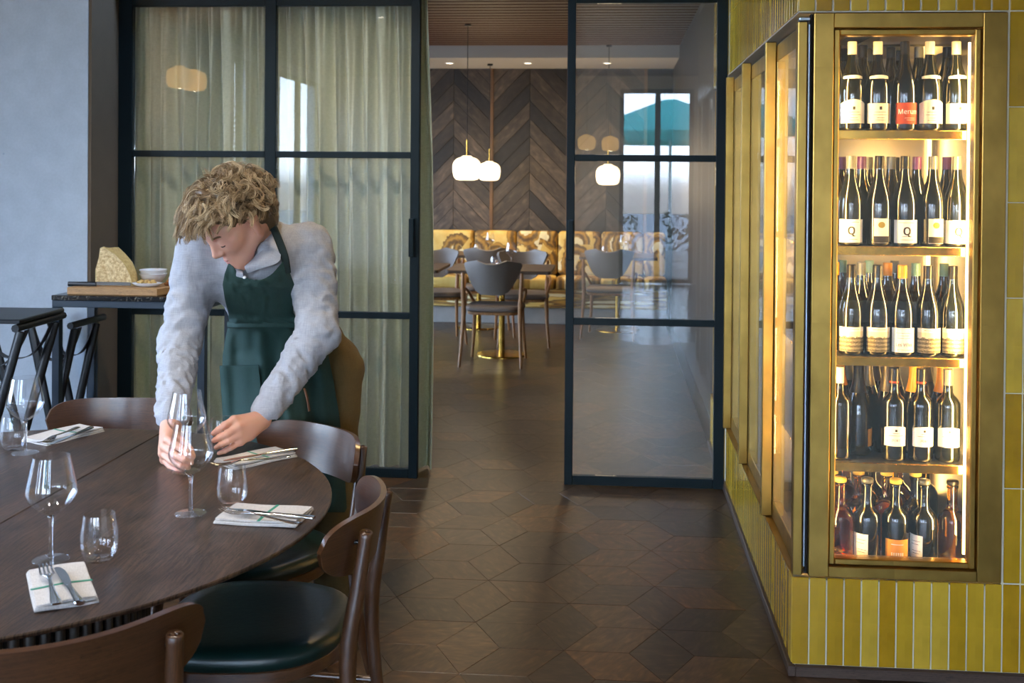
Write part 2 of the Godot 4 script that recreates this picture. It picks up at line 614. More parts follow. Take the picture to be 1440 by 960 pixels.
	T.brickish = tex_from(128, 128, func(x, y): return grey(0.85 + 0.2 * n3.get_noise_2d(x * 3.0, y * 3.0)))

func mat(color: Color, rough := 0.6, metal := 0.0, tex: Texture2D = null, scale := 1.0, tri_ := true) -> StandardMaterial3D:
	var m := StandardMaterial3D.new()
	m.albedo_color = color
	m.roughness = rough
	m.metallic = metal
	if tex:
		m.albedo_texture = tex
		m.uv1_triplanar = tri_
		m.uv1_scale = Vector3.ONE * scale
	return m
func pane_glass(a := 0.03) -> StandardMaterial3D:
	var m := StandardMaterial3D.new()
	m.transparency = BaseMaterial3D.TRANSPARENCY_ALPHA
	m.albedo_color = Color(0.85, 0.93, 0.92, a)
	m.roughness = 0.0
	return m
func solid_glass(c: Color, a := 0.0, ior := 0.05) -> StandardMaterial3D:
	var m := StandardMaterial3D.new()
	m.albedo_color = Color(c.r, c.g, c.b, a)
	m.roughness = 0.0
	m.refraction_enabled = true
	m.refraction_scale = ior
	return m
func bump(m: StandardMaterial3D, t: Texture2D, cm: float) -> StandardMaterial3D:
	m.heightmap_enabled = true
	m.heightmap_texture = t
	m.heightmap_scale = cm
	return m
func glow(c: Color, energy: float) -> StandardMaterial3D:
	var m := StandardMaterial3D.new()
	m.albedo_color = c
	m.emission_enabled = true
	m.emission = c
	m.emission_energy_multiplier = energy
	return m

func make_materials() -> void:
	M.plaster = mat(Color(0.68, 0.715, 0.745), 0.85, 0, T.plaster, 1.0)
	M.taupe = mat(Color(0.36, 0.30, 0.225), 0.85, 0, T.plaster, 1.0)
	M.beige = mat(Color(0.80, 0.77, 0.72), 0.85, 0, T.plaster, 0.8)
	M.ceiling = mat(Color(0.42, 0.29, 0.18), 0.7, 0, T.wood_x, 0.8)
	M.soffit = mat(Color(0.62, 0.60, 0.57), 0.9)
	M.slat = mat(Color(0.33, 0.175, 0.07), 0.6, 0, T.wood_x, 2.0)
	M.slat_back = mat(Color(0.10, 0.06, 0.03), 0.9)
	M.grout_floor = mat(Color(0.085, 0.065, 0.05), 0.75)
	M.floor_slab = mat(Color(0.33, 0.255, 0.185), 0.20, 0, T.floor, 1.5)
	var tones := [Color(0.35, 0.265, 0.185), Color(0.43, 0.305, 0.19), Color(0.30, 0.24, 0.185), Color(0.37, 0.30, 0.23), Color(0.33, 0.25, 0.175), Color(0.42, 0.32, 0.225), Color(0.28, 0.225, 0.18)]
	for i in tones.size():
		var m := mat(tones[i], 0.31, 0, T.floor, 1.0, false)
		M["block%d" % i] = m
	# glazed tiles
	var glz := [Color(0.745, 0.61, 0.19), Color(0.705, 0.56, 0.145), Color(0.785, 0.66, 0.255), Color(0.735, 0.61, 0.23), Color(0.685, 0.53, 0.125)]
	for i in glz.size():
		M["tile%d" % i] = bump(mat(glz[i], 0.16, 0, T.glaze, 1.2 + 0.3 * i), T.bumps, 0.02)
	M.grout = mat(Color(0.80, 0.77, 0.68), 0.9)
	M.kick = mat(Color(0.34, 0.27, 0.23), 0.5, 0, T.wood_x, 2.0)
	# metals
	M.brass = mat(Color(0.74, 0.61, 0.34), 0.62, 1.0, T.patina, 1.3)
	M.brass.roughness = 0.36
	M.brass_bright = mat(Color(0.88, 0.71, 0.36), 0.22, 1.0, T.patina, 4.0)
	M.steel_paint = mat(Color(0.02, 0.085, 0.105), 0.5)
	M.steel_paint.metallic_specular = 0.3
	M.black_metal = mat(Color(0.03, 0.045, 0.06), 0.4)
	M.dark_gap = mat(Color(0.05, 0.05, 0.05), 0.8)
	M.stainless = mat(Color(0.58, 0.56, 0.52), 0.34, 1.0)
	M.alu = mat(Color(0.62, 0.66, 0.70), 0.35, 1.0)
	M.cutlery = mat(Color(0.80, 0.80, 0.80), 0.13, 1.0)
	M.pane = pane_glass()
	M.wine_glass = pane_glass(0.0)
	M.stem_glass = solid_glass(Color(1, 1, 1))
	# timber and seats
	M.walnut = mat(Color(0.385, 0.26, 0.17), 0.33, 0, T.wood_x, 2.2)
	M.walnut_leg = mat(Color(0.39, 0.26, 0.165), 0.36, 0, T.wood_y, 2.2)
	M.oak_leg = mat(Color(0.72, 0.51, 0.30), 0.45, 0, T.wood_y, 2.0)
	M.table_top = mat(Color(0.36, 0.285, 0.225), 0.38, 0, T.table, 1.0, false)
	for k in [M.walnut, M.walnut_leg]:
		k.clearcoat_enabled = true
		k.clearcoat = 0.6
		k.clearcoat_roughness = 0.22
	M.table_edge = mat(Color(0.24, 0.17, 0.12), 0.45, 0, T.wood_x, 2.0)
	M.fluting = mat(Color(0.16, 0.12, 0.09), 0.5, 0, T.wood_y, 3.0)
	M.far_top = mat(Color(0.42, 0.33, 0.25), 0.4, 0, T.wood_x, 1.5)
	M.leather = bump(mat(Color(0.035, 0.135, 0.125), 0.34), T.bumps, 0.03)
	M.leather.uv1_triplanar = true
	M.leather.uv1_scale = Vector3.ONE * 9.0
	M.grey_shell = mat(Color(0.50, 0.46, 0.42), 0.45, 0, T.linen, 8.0)
	M.grey_seat = mat(Color(0.50, 0.44, 0.39), 0.6, 0, T.linen, 6.0)
	# chevron planks
	var ch := [Color(0.215, 0.19, 0.16), Color(0.30, 0.265, 0.225), Color(0.145, 0.135, 0.125), Color(0.36, 0.32, 0.275), Color(0.25, 0.22, 0.18)]
	for i in ch.size():
		M["chev%d" % i] = mat(ch[i], 0.6, 0, T.floor, 1.2, false)
	M.far_wood = mat(Color(0.20, 0.14, 0.10), 0.5, 0, T.wood_y, 1.5)
	M.strip = mat(Color(0.45, 0.33, 0.20), 0.5, 0, T.wood_y, 2.0)
	M.shell_print = mat(Color(0.90, 0.91, 0.93), 0.7, 0, T.shell, 1.0, false)
	M.plinth = mat(Color(0.55, 0.53, 0.50), 0.7, 0, T.plaster, 1.0)
	# cloth
	M.curtain = mat(Color(0.90, 0.90, 0.765), 0.85, 0, T.linen, 5.0)
	M.curtain.backlight_enabled = true
	M.curtain.backlight = Color(0.66, 0.64, 0.52)
	M.shirt = bump(mat(Color(0.74, 0.755, 0.79), 0.9, 0, T.linen, 5.0), T.weave, 0.02)
	M.apron = bump(mat(Color(0.15, 0.29, 0.265), 0.8, 0, T.linen, 7.0), T.weave, 0.02)
	M.apron_dark = mat(Color(0.05, 0.12, 0.11), 0.85)
	M.trousers = mat(Color(0.40, 0.34, 0.20), 0.9, 0, T.linen, 6.0)
	M.napkin = mat(Color(0.90, 0.89, 0.88), 0.9, 0, T.linen, 10.0)
	M.napkin_stripe = mat(Color(0.20, 0.52, 0.44), 0.9)
	M.skin = mat(Color(0.83, 0.62, 0.53), 0.5)
	M.skin.subsurf_scatter_enabled = true
	M.skin.subsurf_scatter_strength = 0.15
	M.lip = mat(Color(0.72, 0.42, 0.38), 0.45)
	M.nail = mat(Color(0.88, 0.70, 0.64), 0.3)
	M.hair = mat(Color(1, 1, 1), 0.5)
	M.hair.vertex_color_use_as_albedo = true
	M.hair_dark = mat(Color(0.22, 0.16, 0.10), 0.7)
	M.brow = mat(Color(0.42, 0.31, 0.21), 0.8)
	M.cord = mat(Color(0.03, 0.03, 0.03), 0.6)
	M.leather_tag = mat(Color(0.42, 0.28, 0.18), 0.6)
	# console
	M.marble = mat(Color(1, 1, 1), 0.2, 0, T.marble, 3.0)
	M.console_steel = mat(Color(0.10, 0.16, 0.21), 0.4)
	M.board = mat(Color(0.80, 0.62, 0.40), 0.55, 0, T.wood_x, 3.0)
	M.rind = mat(Color(1, 1, 1), 0.6, 0, T.rind, 5.0)
	M.crumb = bump(mat(Color(1, 1, 1), 0.75, 0, T.crumb, 6.0), T.bumps, 0.3)
	M.china = mat(Color(0.86, 0.87, 0.88), 0.15)
	M.bread = mat(Color(0.72, 0.53, 0.33), 0.7, 0, T.crumb, 5.0)
	M.cheese = mat(Color(0.92, 0.87, 0.72), 0.6, 0, T.crumb, 9.0)
	# lamps
	M.opal = glow(Color(1.0, 0.91, 0.76), 2.0)
	M.opal_warm = glow(Color(1.0, 0.80, 0.50), 3.0)
	M.led = glow(Color(1.0, 0.80, 0.46), 14.0)
	M.spot_lens = glow(Color(1.0, 0.95, 0.88), 8.0)
	M.downlight = glow(Color(1.0, 0.93, 0.80), 6.0)
	M.white_metal = mat(Color(0.85, 0.85, 0.84), 0.4)
	# bottles
	M.glass_black = mat(Color(0.022, 0.026, 0.014), 0.06)
	M.glass_green = mat(Color(0.045, 0.055, 0.018), 0.05)
	M.glass_amber = solid_glass(Color(0.93, 0.64, 0.20))
	M.glass_gold = solid_glass(Color(0.99, 0.85, 0.42))
	for k in [M.glass_black, M.glass_green]:
		k.clearcoat_enabled = true
		k.clearcoat = 1.0
		k.clearcoat_roughness = 0.02
	M.cap_cream = mat(Color(0.92, 0.88, 0.78), 0.35)
	M.cap_dark = mat(Color(0.10, 0.085, 0.05), 0.3, 0.5)
	M.cap_grey = mat(Color(0.42, 0.42, 0.38), 0.35, 0.3)
	M.cap_yellow = mat(Color(0.90, 0.58, 0.08), 0.35)
	M.cap_purple = mat(Color(0.36, 0.16, 0.34), 0.35)
	M.cap_teal = mat(Color(0.42, 0.56, 0.50), 0.35)
	M.cap_black = mat(Color(0.03, 0.03, 0.03), 0.35)
	M.cap_red = mat(Color(0.72, 0.26, 0.10), 0.4)
	M.foil = mat(Color(0.40, 0.36, 0.29), 0.4, 0.6)
	M.cork = mat(Color(0.90, 0.74, 0.30), 0.6)
	M.paper = mat(Color(0.93, 0.90, 0.82), 0.7)
	M.paper_white = mat(Color(0.94, 0.93, 0.90), 0.7)
	M.paper_red = mat(Color(0.66, 0.22, 0.09), 0.7)
	M.paper_orange = mat(Color(0.85, 0.55, 0.14), 0.7)
	M.paper_view = mat(Color(1, 1, 1), 0.7, 0, T.label_view, 1.0, false)
	M.ink = mat(Color(0.12, 0.11, 0.10), 0.8)
	M.ink_white = mat(Color(0.95, 0.92, 0.88), 0.8)
	M.ink_gold = mat(Color(0.55, 0.48, 0.16), 0.7)
	# outdoors
	M.parasol = mat(Color(0.05, 0.55, 0.50), 0.8)
	M.parasol.backlight_enabled = true
	M.parasol.backlight = Color(0.03, 0.5, 0.45)
	M.paving = mat(Color(0.50, 0.50, 0.49), 0.8, 0, T.brickish, 1.0)
	M.leaf = mat(Color(0.20, 0.34, 0.12), 0.7, 0, T.leaf, 3.0)
	M.planter = mat(Color(0.75, 0.75, 0.74), 0.7)
	M.building = mat(Color(0.86, 0.85, 0.82), 0.85, 0, T.brickish, 0.5)
	M.window_dark = mat(Color(0.10, 0.12, 0.14), 0.1)
	M.red_leather = mat(Color(0.45, 0.12, 0.08), 0.35)

# ------------------------------------------------------------------ room shell
func proj(p: Vector3) -> Vector2:
	var q := cam_basis().inverse() * (p - EYE)
	return CENTRE + Vector2(q.x, -q.y) * (FOCAL / -q.z)

# wall in the plane across axis ("x" or "z") from a to b (the other horizontal axis), with openings [a0, a1, y0, y1]
func holed(axis: String, where: float, thick: float, a: float, b: float, top: float, holes: Array) -> ArrayMesh:
	var s := ST()
	var block := func(a0, a1, y0, y1):
		if a1 - a0 < 0.001 or y1 - y0 < 0.001: return
		var c := Vector3(where + thick / 2, (y0 + y1) / 2, (a0 + a1) / 2) if axis == "x" else Vector3((a0 + a1) / 2, (y0 + y1) / 2, where + thick / 2)
		var z := Vector3(absf(thick), y1 - y0, a1 - a0) if axis == "x" else Vector3(a1 - a0, y1 - y0, absf(thick))
		cbox(s, c, z)
	var x := a
	for h in holes:
		block.call(x, h[0], 0.0, top)
		block.call(h[0], h[1], 0.0, h[2])
		block.call(h[0], h[1], h[3], top)
		x = h[1]
	block.call(x, b, 0.0, top)
	return done(s)

func window(axis: String, where: float, h: Array, label: String, bars: Array, n: int) -> void:
	var o := structure("window_%d" % n, label)
	var s := ST()
	var w := 0.06
	var cx: float = (h[0] + h[1]) / 2
	var cy: float = (h[2] + h[3]) / 2
	var add := func(c: Vector2, z: Vector2, d: float):
		if axis == "x": cbox(s, Vector3(where, c.y, c.x), Vector3(d, z.y, z.x), 0.004)
		else: cbox(s, Vector3(c.x, c.y, where), Vector3(z.x, z.y, d), 0.004)
	add.call(Vector2(cx, h[2] + w / 2), Vector2(h[1] - h[0], w), 0.08)
	add.call(Vector2(cx, h[3] - w / 2), Vector2(h[1] - h[0], w), 0.08)
	add.call(Vector2(h[0] + w / 2, cy), Vector2(w, h[3] - h[2] - 2 * w), 0.08)
	add.call(Vector2(h[1] - w / 2, cy), Vector2(w, h[3] - h[2] - 2 * w), 0.08)
	for x in bars: add.call(Vector2(x, cy), Vector2(w * 1.3, h[3] - h[2] - 2 * w), 0.07)
	put(o, "window_frame", done(s), M.steel_paint)
	var z := Vector2(h[1] - h[0] - 2 * w, h[3] - h[2] - 2 * w)
	var c3 := Vector3(where, cy, cx) if axis == "x" else Vector3(cx, cy, where)
	var z3 := Vector3(0.008, z.y, z.x) if axis == "x" else Vector3(z.x, z.y, 0.008)
	put(o, "pane", box_mesh(c3, z3), M.pane)

func build_shell() -> void:
	var base := structure("floor", "dark smoked-oak floor of hexagonal blocks running through both rooms")
	base.name = "floor"
	put(base, "screed", span(Vector3(-4.85, -0.2, -12.0), Vector3(3.7, -0.012, 5.25)), M.floor_slab)
	# main room
	var o := structure("ceiling", "brown timber ceiling over the front room")
	put(o, "plaster", span(Vector3(-4.19, 2.95, -5.06), Vector3(3.49, 3.15, 4.99)), M.ceiling)
	o = structure("wall_left", "pale grey wall on the left with a dark reveal beside the glazed partition")
	put(o, "plaster", span(Vector3(-4.2, -0.1, -5.5), Vector3(-2.515, 3.5, -5.07)), M.plaster)
	put(o, "reveal", span(Vector3(-2.515, -0.1, -5.5), Vector3(-2.50, 3.5, -5.075)), M.taupe)
	var s := ST()
	for k in 6:   # small screw head left in the wall
		var p := at(5, 216, 5.07)
		tri(s, p + Vector3(0, 0, 0.006), p + Vector3(cos(TAU * k / 6), sin(TAU * k / 6), 0) * 0.006, p + Vector3(cos(TAU * (k + 1) / 6), sin(TAU * (k + 1) / 6), 0) * 0.006)
	put(o, "screw_head", done(s), M.alu)
	o = structure("wall_above", "wall above the glazed partition")
	put(o, "plaster", span(Vector3(-2.5, 2.44, -5.5), Vector3(0.56, 3.5, -5.3)), M.plaster)
	var front := [[-2.8, -0.60, 0.12, 2.85], [0.08, 1.13, 0.0, 2.77], [1.50, 2.10, 0.35, 2.8]]
	o = structure("wall_front", "street wall behind the viewer with tall windows")
	put(o, "plaster", holed("z", 5.0, 0.25, -4.45, 3.7, 3.5, front), M.beige)
	var sides := [[-3.5, -1.6, 0.35, 2.83], [1.1, 1.85, 0.4, 2.83], [2.75, 4.85, 0.3, 2.83]]
	o = structure("wall_side", "side wall of the front room with a row of windows")
	put(o, "plaster", holed("x", -4.2, -0.25, -5.5, 5.25, 3.5, sides), M.plaster)
	o = structure("wall_right", "plain wall on the right of the front room")
	put(o, "plaster", span(Vector3(3.5, -0.1, -3.6), Vector3(3.7, 3.5, 5.25)), M.beige)
	window("z", 5.08, front[0], "wide street window behind the viewer", [-1.7], 2)
	window("z", 5.08, front[1], "glazed street door mirrored in the sliding glass door", [0.62], 3)
	window("z", 5.08, front[2], "street window behind the viewer on the right", [], 4)
	for i in 3: window("x", -4.28, sides[i], ["side window beside the round table", "narrow side window mirrored in the glazed partition", "wide side window behind the viewer"][i], [(sides[i][0] + sides[i][1]) / 2], 5 + i)

func build_floor() -> void:
	var base: Node3D = get_node("floor")
	var a := 0.205
	var zs := 1.0815
	var spots := []
	for k in range(-11, 10):
		for m in range(-1, 31):
			var c := Vector2(0.061 + 0.3075 * k, -3.46 + 0.385 * (9 - m) + (0.1925 if posmod(k, 2) == 1 else 0.0))
			if c.y > -0.6 or c.y < -11.9 or c.x < -3.4 or c.x > 3.3: continue
			if c.x > 0.78 and c.y < -3.6: continue
			for r in 3: spots.append([c, r])
	var rank := []
	for i in spots.size():
		var c: Vector2 = spots[i][0]
		var p := proj(Vector3(c.x, 0, c.y))
		var seen: bool = p.x > 500 and p.x < 1030 and p.y > 470 and p.y < 985
		rank.append([(-c.y) if seen else 100.0 - c.y, i])
	rank.sort_custom(func(x, y): return x[0] < y[0])
	var rnd := RandomNumberGenerator.new()
	rnd.seed = 12
	var rest := []
	for i in 7: rest.append(ST())
	for n in rank.size():
		var c: Vector2 = spots[rank[n][1]][0]
		var r: int = spots[rank[n][1]][1]
		var poly := PackedVector2Array([c])
		for k in 3:
			var t := (1 + 2 * r + k) * PI / 3
			poly.append(c + Vector2(a * cos(t), a * zs * sin(t)))
		poly = inset(poly, 0.0005)
		# keep the blocks out of the cooler's plinth
		var bev := 0.0007 if c.y > -5.2 else 0.0
		var hit := false
		for q in poly:
			if q.x > 0.545 and q.y < -3.35: hit = true
		if hit:
			var clip := Geometry2D.clip_polygons(poly, PackedVector2Array([Vector2(0.5445, -3.349), Vector2(4, -3.349), Vector2(4, -13), Vector2(0.5445, -13)]))
			if clip.is_empty(): continue
			poly = clip[0]
			if poly.size() < 3: continue
			bev = 0.0
		var uv := Transform2D(rnd.randf_range(-0.06, 0.06) + (1 + 2 * r) * PI / 3 + (PI / 3 if rnd.randf() < 0.5 else 0.0), Vector2.ZERO)
		uv = Transform2D(0, Vector2(2.2, 2.2), 0, Vector2(rnd.randf(), rnd.randf())) * uv
		var tone := posmod(hash(Vector2i((c * 100.0).round())), 7)   # a whole hexagon is mostly of one batch
		if rnd.randf() < 0.35: tone = rnd.randi() % 7
		var y := rnd.randf_range(-0.0007, 0.0)
		if n < 300:
			var s := ST()
			slab(s, poly, -0.0118, y, bev, false, false, uv)
			put(base, "block", done(s), M["block%d" % tone])
		else:
			slab(rest[tone], poly, -0.0118, y, bev, false, false, uv)
	var mesh := ArrayMesh.new()
	for i in 7:
		rest[i].generate_normals()
		rest[i].commit(mesh)
		mesh.surface_set_material(mesh.get_surface_count() - 1, M["block%d" % i])
	var f := MeshInstance3D.new()
	f.name = "block_field"
	f.mesh = mesh
	f.set_meta("kind", "stuff")
	base.add_child(f, true)

# ------------------------------------------------------------------ glazed partition and curtain
func build_partition() -> void:
	var d := 5.38
	var o := structure("door_1", "fixed glazed partition in dark blue steel in front of the curtain")
	var x := [at(168, 300, d).x, at(187, 300, d).x, at(373, 300, d).x, at(388.5, 300, d).x, at(577.5, 300, d).x, at(590, 300, d).x]
	var ys := [0.0, 0.045, 0.79, 0.822, 1.588, 1.62, 2.345, 2.44]
	for k in [0, 2, 4]:
		put(o, "stile", span(Vector3(x[k], 0.0, -d - 0.02), Vector3(x[k + 1], 2.44, -d + 0.02), 0.002), M.steel_paint)
	for k in 2:
		for r in [0, 2, 4, 6]:
			put(o, "rail", span(Vector3(x[2 * k + 1] + 0.0005, ys[r], -d - 0.017), Vector3(x[2 * k + 2] - 0.0005, ys[r + 1], -d + 0.017), 0.002), M.steel_paint)
		for r in [1, 3, 5]:
			put(o, "pane", span(Vector3(x[2 * k + 1] + 0.0005, ys[r] + 0.0005, -d - 0.004), Vector3(x[2 * k + 2] - 0.0005, ys[r + 1] - 0.0005, -d + 0.004)), M.pane)
	var hp := at(579, 307, 5.34)
	var hq := at(579, 361, 5.34)
	put(o, "handle", span(Vector3(hp.x - 0.013, hq.y, -5.36), Vector3(hp.x + 0.012, hp.y, -5.325), 0.003), M.steel_paint)
	# sliding leaf on the right
	d = 5.335
	o = structure("door_2", "sliding glass door leaf in dark blue steel standing open beside the cooler")
	x = [at(796.5, 300, d).x, at(808, 300, d).x, 0.490, 0.541]
	ys = [0.005, 0.05, 0.785, 0.818, 1.58, 1.612, 2.345, 2.40]
	for k in [0, 2]:
		put(o, "stile", span(Vector3(x[k], 0.005, -d - 0.02), Vector3(x[k + 1], 2.44, -d + 0.02), 0.002), M.steel_paint)
	for r in [0, 2, 4, 6]:
		put(o, "rail", span(Vector3(x[1] + 0.0005, ys[r], -d - 0.017), Vector3(x[2] - 0.0005, ys[r + 1], -d + 0.017), 0.002), M.steel_paint)
	for r in [1, 3, 5]:
		put(o, "pane", span(Vector3(x[1] + 0.0005, ys[r] + 0.0005, -d - 0.004), Vector3(x[2] - 0.0005, ys[r + 1] - 0.0005, -d + 0.004)), M.pane)
	hp = at(803, 309, 5.3)
	hq = at(803, 365, 5.3)
	put(o, "handle", span(Vector3(hp.x - 0.012, hq.y, -5.315), Vector3(hp.x + 0.012, hp.y, -5.28), 0.003), M.steel_paint)
	o = structure("trim_1", "dark steel head track over the sliding doors")
	put(o, "track", span(Vector3(-0.97, 2.40, -5.42), Vector3(0.545, 2.44, -5.30), 0.002), M.steel_paint)
	# curtain: gathered at the top, deep folds
	var n := noise(1.0, 31, 2)
	var fold := func(u: float, v: float) -> Vector3:
		var x0 := -2.487
		var x1 := -0.945 + 0.03 * sin(v * 2.2) if true else 0.0
		var w := u + 0.020 * n.get_noise_1d(u * 9.0)
		var ph := w * TAU * 19.0
		var amp := 0.032 + 0.016 * smoothstep(0.0, 0.55, v) + 0.010 * n.get_noise_2d(u * 22.0, v * 0.6)
		var z := amp * (sin(ph) + 0.35 * sin(2.0 * ph + 1.2 + 2.5 * n.get_noise_2d(u * 6.0 + 40.0, v)))
		z += 0.010 * sin(w * TAU * 61.0) * (1.0 - smoothstep(0.0, 0.09, v))
		var px := lerpf(x0, x1, u) + 0.014 * cos(ph) * smoothstep(0.0, 0.4, v)
		return Vector3(px, lerpf(2.375, 0.012, v), -5.505 + z)
	var s := ST()
	sheet(s, func(u, v): return fold.call(u, 1.0 - v), 420, 26, 0.0015, 1, 1)
	var c := thing("curtain", "pleated sage-cream curtain hanging behind the glazed partition", "curtain")
	put(c, "drape", done(s), M.curtain)
	s = ST()
	sheet(s, func(u, v):
		var p: Vector3 = fold.call(u, 0.0)
		return p + Vector3(0, 0.035 * v - 0.004 + 0.004 * sin(u * 700.0), 0.004), 420, 2, 0.003)
	put(c, "heading_tape", done(s), M.curtain)
	var rail := thing("curtain_rail", "slim rail carrying the pleated curtain", "rail", Vector3(0, 0, 0))
	put(rail, "rail", span(Vector3(-2.48, 2.412, -5.52), Vector3(-0.90, 2.436, -5.49), 0.002), M.white_metal)

# ------------------------------------------------------------------ tiled wall and wine cooler
func build_cooler() -> void:
	var zf := -3.355
	var xs := 0.549
	var rnd := RandomNumberGenerator.new()
	rnd.seed = 5
	var w := structure("wall_tiled", "wall of upright mustard yellow tiles round the wine cooler")
	# cores behind the tiles
	var s := ST()
	cbox(s, Vector3((0.5535 + 3.5) / 2, 0.145, (zf - 0.0045 - 6.19) / 2), Vector3(3.5 - 0.5535, 0.29, 6.19 + zf - 0.0045))
	cbox(s, Vector3((0.5535 + 3.5) / 2, (2.003 + 3.5) / 2, (zf - 0.0045 - 6.19) / 2), Vector3(3.5 - 0.5535, 3.5 - 2.003, 6.19 + zf - 0.0045))
	cbox(s, Vector3((1.162 + 3.5) / 2, 1.1465, (zf - 0.0045 - 6.19) / 2), Vector3(3.5 - 1.162, 1.713, 6.19 + zf - 0.0045))
	put(w, "core", done(s), M.grout)
	s = ST()
	cbox(s, Vector3(0.549, 0.016, (zf - 6.19) / 2 + 0.003), Vector3(0.022, 0.032, 6.19 + zf + 0.016), 0.002)
	cbox(s, Vector3((0.56 + 3.5) / 2, 0.016, zf + 0.002), Vector3(3.5 - 0.56, 0.032, 0.022), 0.002)
	put(w, "plinth", done(s), M.kick)
	var meshes := {}
	var tile := func(c: Vector3, wd: float, ht: float, side: bool):
		var key := "%.4f %.4f %s" % [wd, ht, side]
		if not meshes.has(key):
			meshes[key] = box_mesh(Vector3.ZERO, Vector3(0.004, ht, wd) if side else Vector3(wd, ht, 0.004), 0.0014)
		var b := Basis(Vector3.UP if side else Vector3.UP, rnd.randf_range(-0.006, 0.006))
		put(w, "tile", meshes[key], M["tile%d" % (rnd.randi() % 5)], Transform3D(b, c + Vector3(rnd.randf_range(-0.0003, 0.0003), 0, rnd.randf_range(-0.0003, 0.0003))))
	var pitch := 0.0515
	for k in 16:
		var x := xs + 0.0255 + pitch * k
		tile.call(Vector3(x, (0.034 + 0.297) / 2, zf - 0.002), pitch - 0.0045, 0.263, false)
		tile.call(Vector3(x, 2.006 + 0.141, zf - 0.002), pitch - 0.0045, 0.281, false)
		if x > 1.17:
			for r in 6: tile.call(Vector3(x, 0.300 + 0.284 * r + 0.142, zf - 0.002), pitch - 0.0045, 0.281, false)
	# the wall goes on to the right beyond the picture
	var far := []
	for i in 5: far.append(ST())
	for k in range(16, 57):
		var x := xs + 0.0255 + pitch * k
		cbox(far[rnd.randi() % 5], Vector3(x, (0.034 + 0.297) / 2, zf - 0.002), Vector3(pitch - 0.0045, 0.263, 0.004), 0.0014)
		for r in 8: cbox(far[rnd.randi() % 5], Vector3(x, 0.300 + 0.284 * r + 0.142, zf - 0.002), Vector3(pitch - 0.0045, 0.281, 0.004), 0.0014)
	var fm := ArrayMesh.new()
	for i in 5:
		far[i].generate_normals()
		far[i].commit(fm)
		fm.surface_set_material(i, M["tile%d" % i])
	var field_part := MeshInstance3D.new()
	field_part.name = "tile_field"
	field_part.mesh = fm
	field_part.set_meta("kind", "stuff")
	w.add_child(field_part, true)
	for k in 39:
		var z := zf - 0.034 - pitch * k
		if z < -5.31: break
		tile.call(Vector3(xs + 0.002, (0.034 + 0.297) / 2, z), pitch - 0.0045, 0.263, true)
		for r in 2: tile.call(Vector3(xs + 0.002, 2.006 + 0.141 + 0.284 * r, z), pitch - 0.0045, 0.281, true)
	for k in 15:
		var z := -5.42 - pitch * k
		tile.call(Vector3(xs + 0.002, (0.034 + 0.297) / 2, z), pitch - 0.0045, 0.263, true)
		for r in 2: tile.call(Vector3(xs + 0.002, 2.006 + 0.141 + 0.284 * r, z), pitch - 0.0045, 0.281, true)
	# ---- the cooler itself
	var o := thing("wine_cooler", "brass framed glass wine cooler glowing yellow inside the tiled wall", "wine cooler", Vector3(0.85, 0.3, -3.6))
	cooler = o
	var fx0 := 0.597
	var fx1 := 1.147
	var zi := zf + 0.006
	# outer frame on the front
	bar("frame_stile", Vector3(fx0, 0.302, zf - 0.03), Vector3(fx0 + 0.058, 2.0, zi), M.brass)
	bar("frame_stile", Vector3(fx1 - 0.056, 0.302, zf - 0.03), Vector3(fx1 + 0.014, 2.0, zi), M.brass)
	bar("frame_rail", Vector3(fx0 + 0.0585, 1.955, zf - 0.03), Vector3(fx1 - 0.0565, 2.0, zi - 0.001), M.brass)
	bar("frame_rail", Vector3(fx0 + 0.0585, 0.302, zf - 0.03), Vector3(fx1 - 0.0565, 0.335, zi - 0.001), M.brass)
	# glazed door set into it
	var door := Node3D.new()
	door.name = "door"
	o.add_child(door)
	var dx0 := fx0 + 0.061
	var dx1 := fx1 - 0.059
	bar("stile", Vector3(dx0, 0.3375, zf - 0.05), Vector3(dx0 + 0.017, 1.952, zf - 0.006), M.brass, 0.003, door)
	bar("stile", Vector3(dx1 - 0.017, 0.3375, zf - 0.05), Vector3(dx1, 1.952, zf - 0.006), M.brass, 0.003, door)
	bar("rail", Vector3(dx0 + 0.0175, 1.934, zf - 0.05), Vector3(dx1 - 0.0175, 1.952, zf - 0.006), M.brass, 0.003, door)
	bar("rail", Vector3(dx0 + 0.0175, 0.3375, zf - 0.05), Vector3(dx1 - 0.0175, 0.356, zf - 0.006), M.brass, 0.003, door)
	bar("pane", Vector3(dx0 + 0.0175, 0.3565, zf - 0.038), Vector3(dx1 - 0.0175, 1.9335, zf - 0.030), M.pane, 0.0, door)
	# corner post with its dark gap
	bar("corner_post", Vector3(xs + 0.002, 0.302, zf - 0.045), Vector3(xs + 0.029, 1.975, zf - 0.004), M.brass)
	bar("corner_profile", Vector3(xs + 0.032, 0.325, zf - 0.03), Vector3(xs + 0.040, 1.97, zf - 0.012), M.alu)
	bar("corner_gap", Vector3(xs + 0.0405, 0.302, zf - 0.04), Vector3(fx0 - 0.0005, 2.0, zf - 0.02), M.dark_gap)
	bar("hinge_plate", Vector3(xs + 0.004, 1.977, zf - 0.03), Vector3(xs + 0.036, 1.987, zf + 0.004), M.alu)
	# side bays
	var edges := [[-3.405, -3.945], [-3.985, -4.655], [-4.695, -5.305], [-5.405, -6.14]]
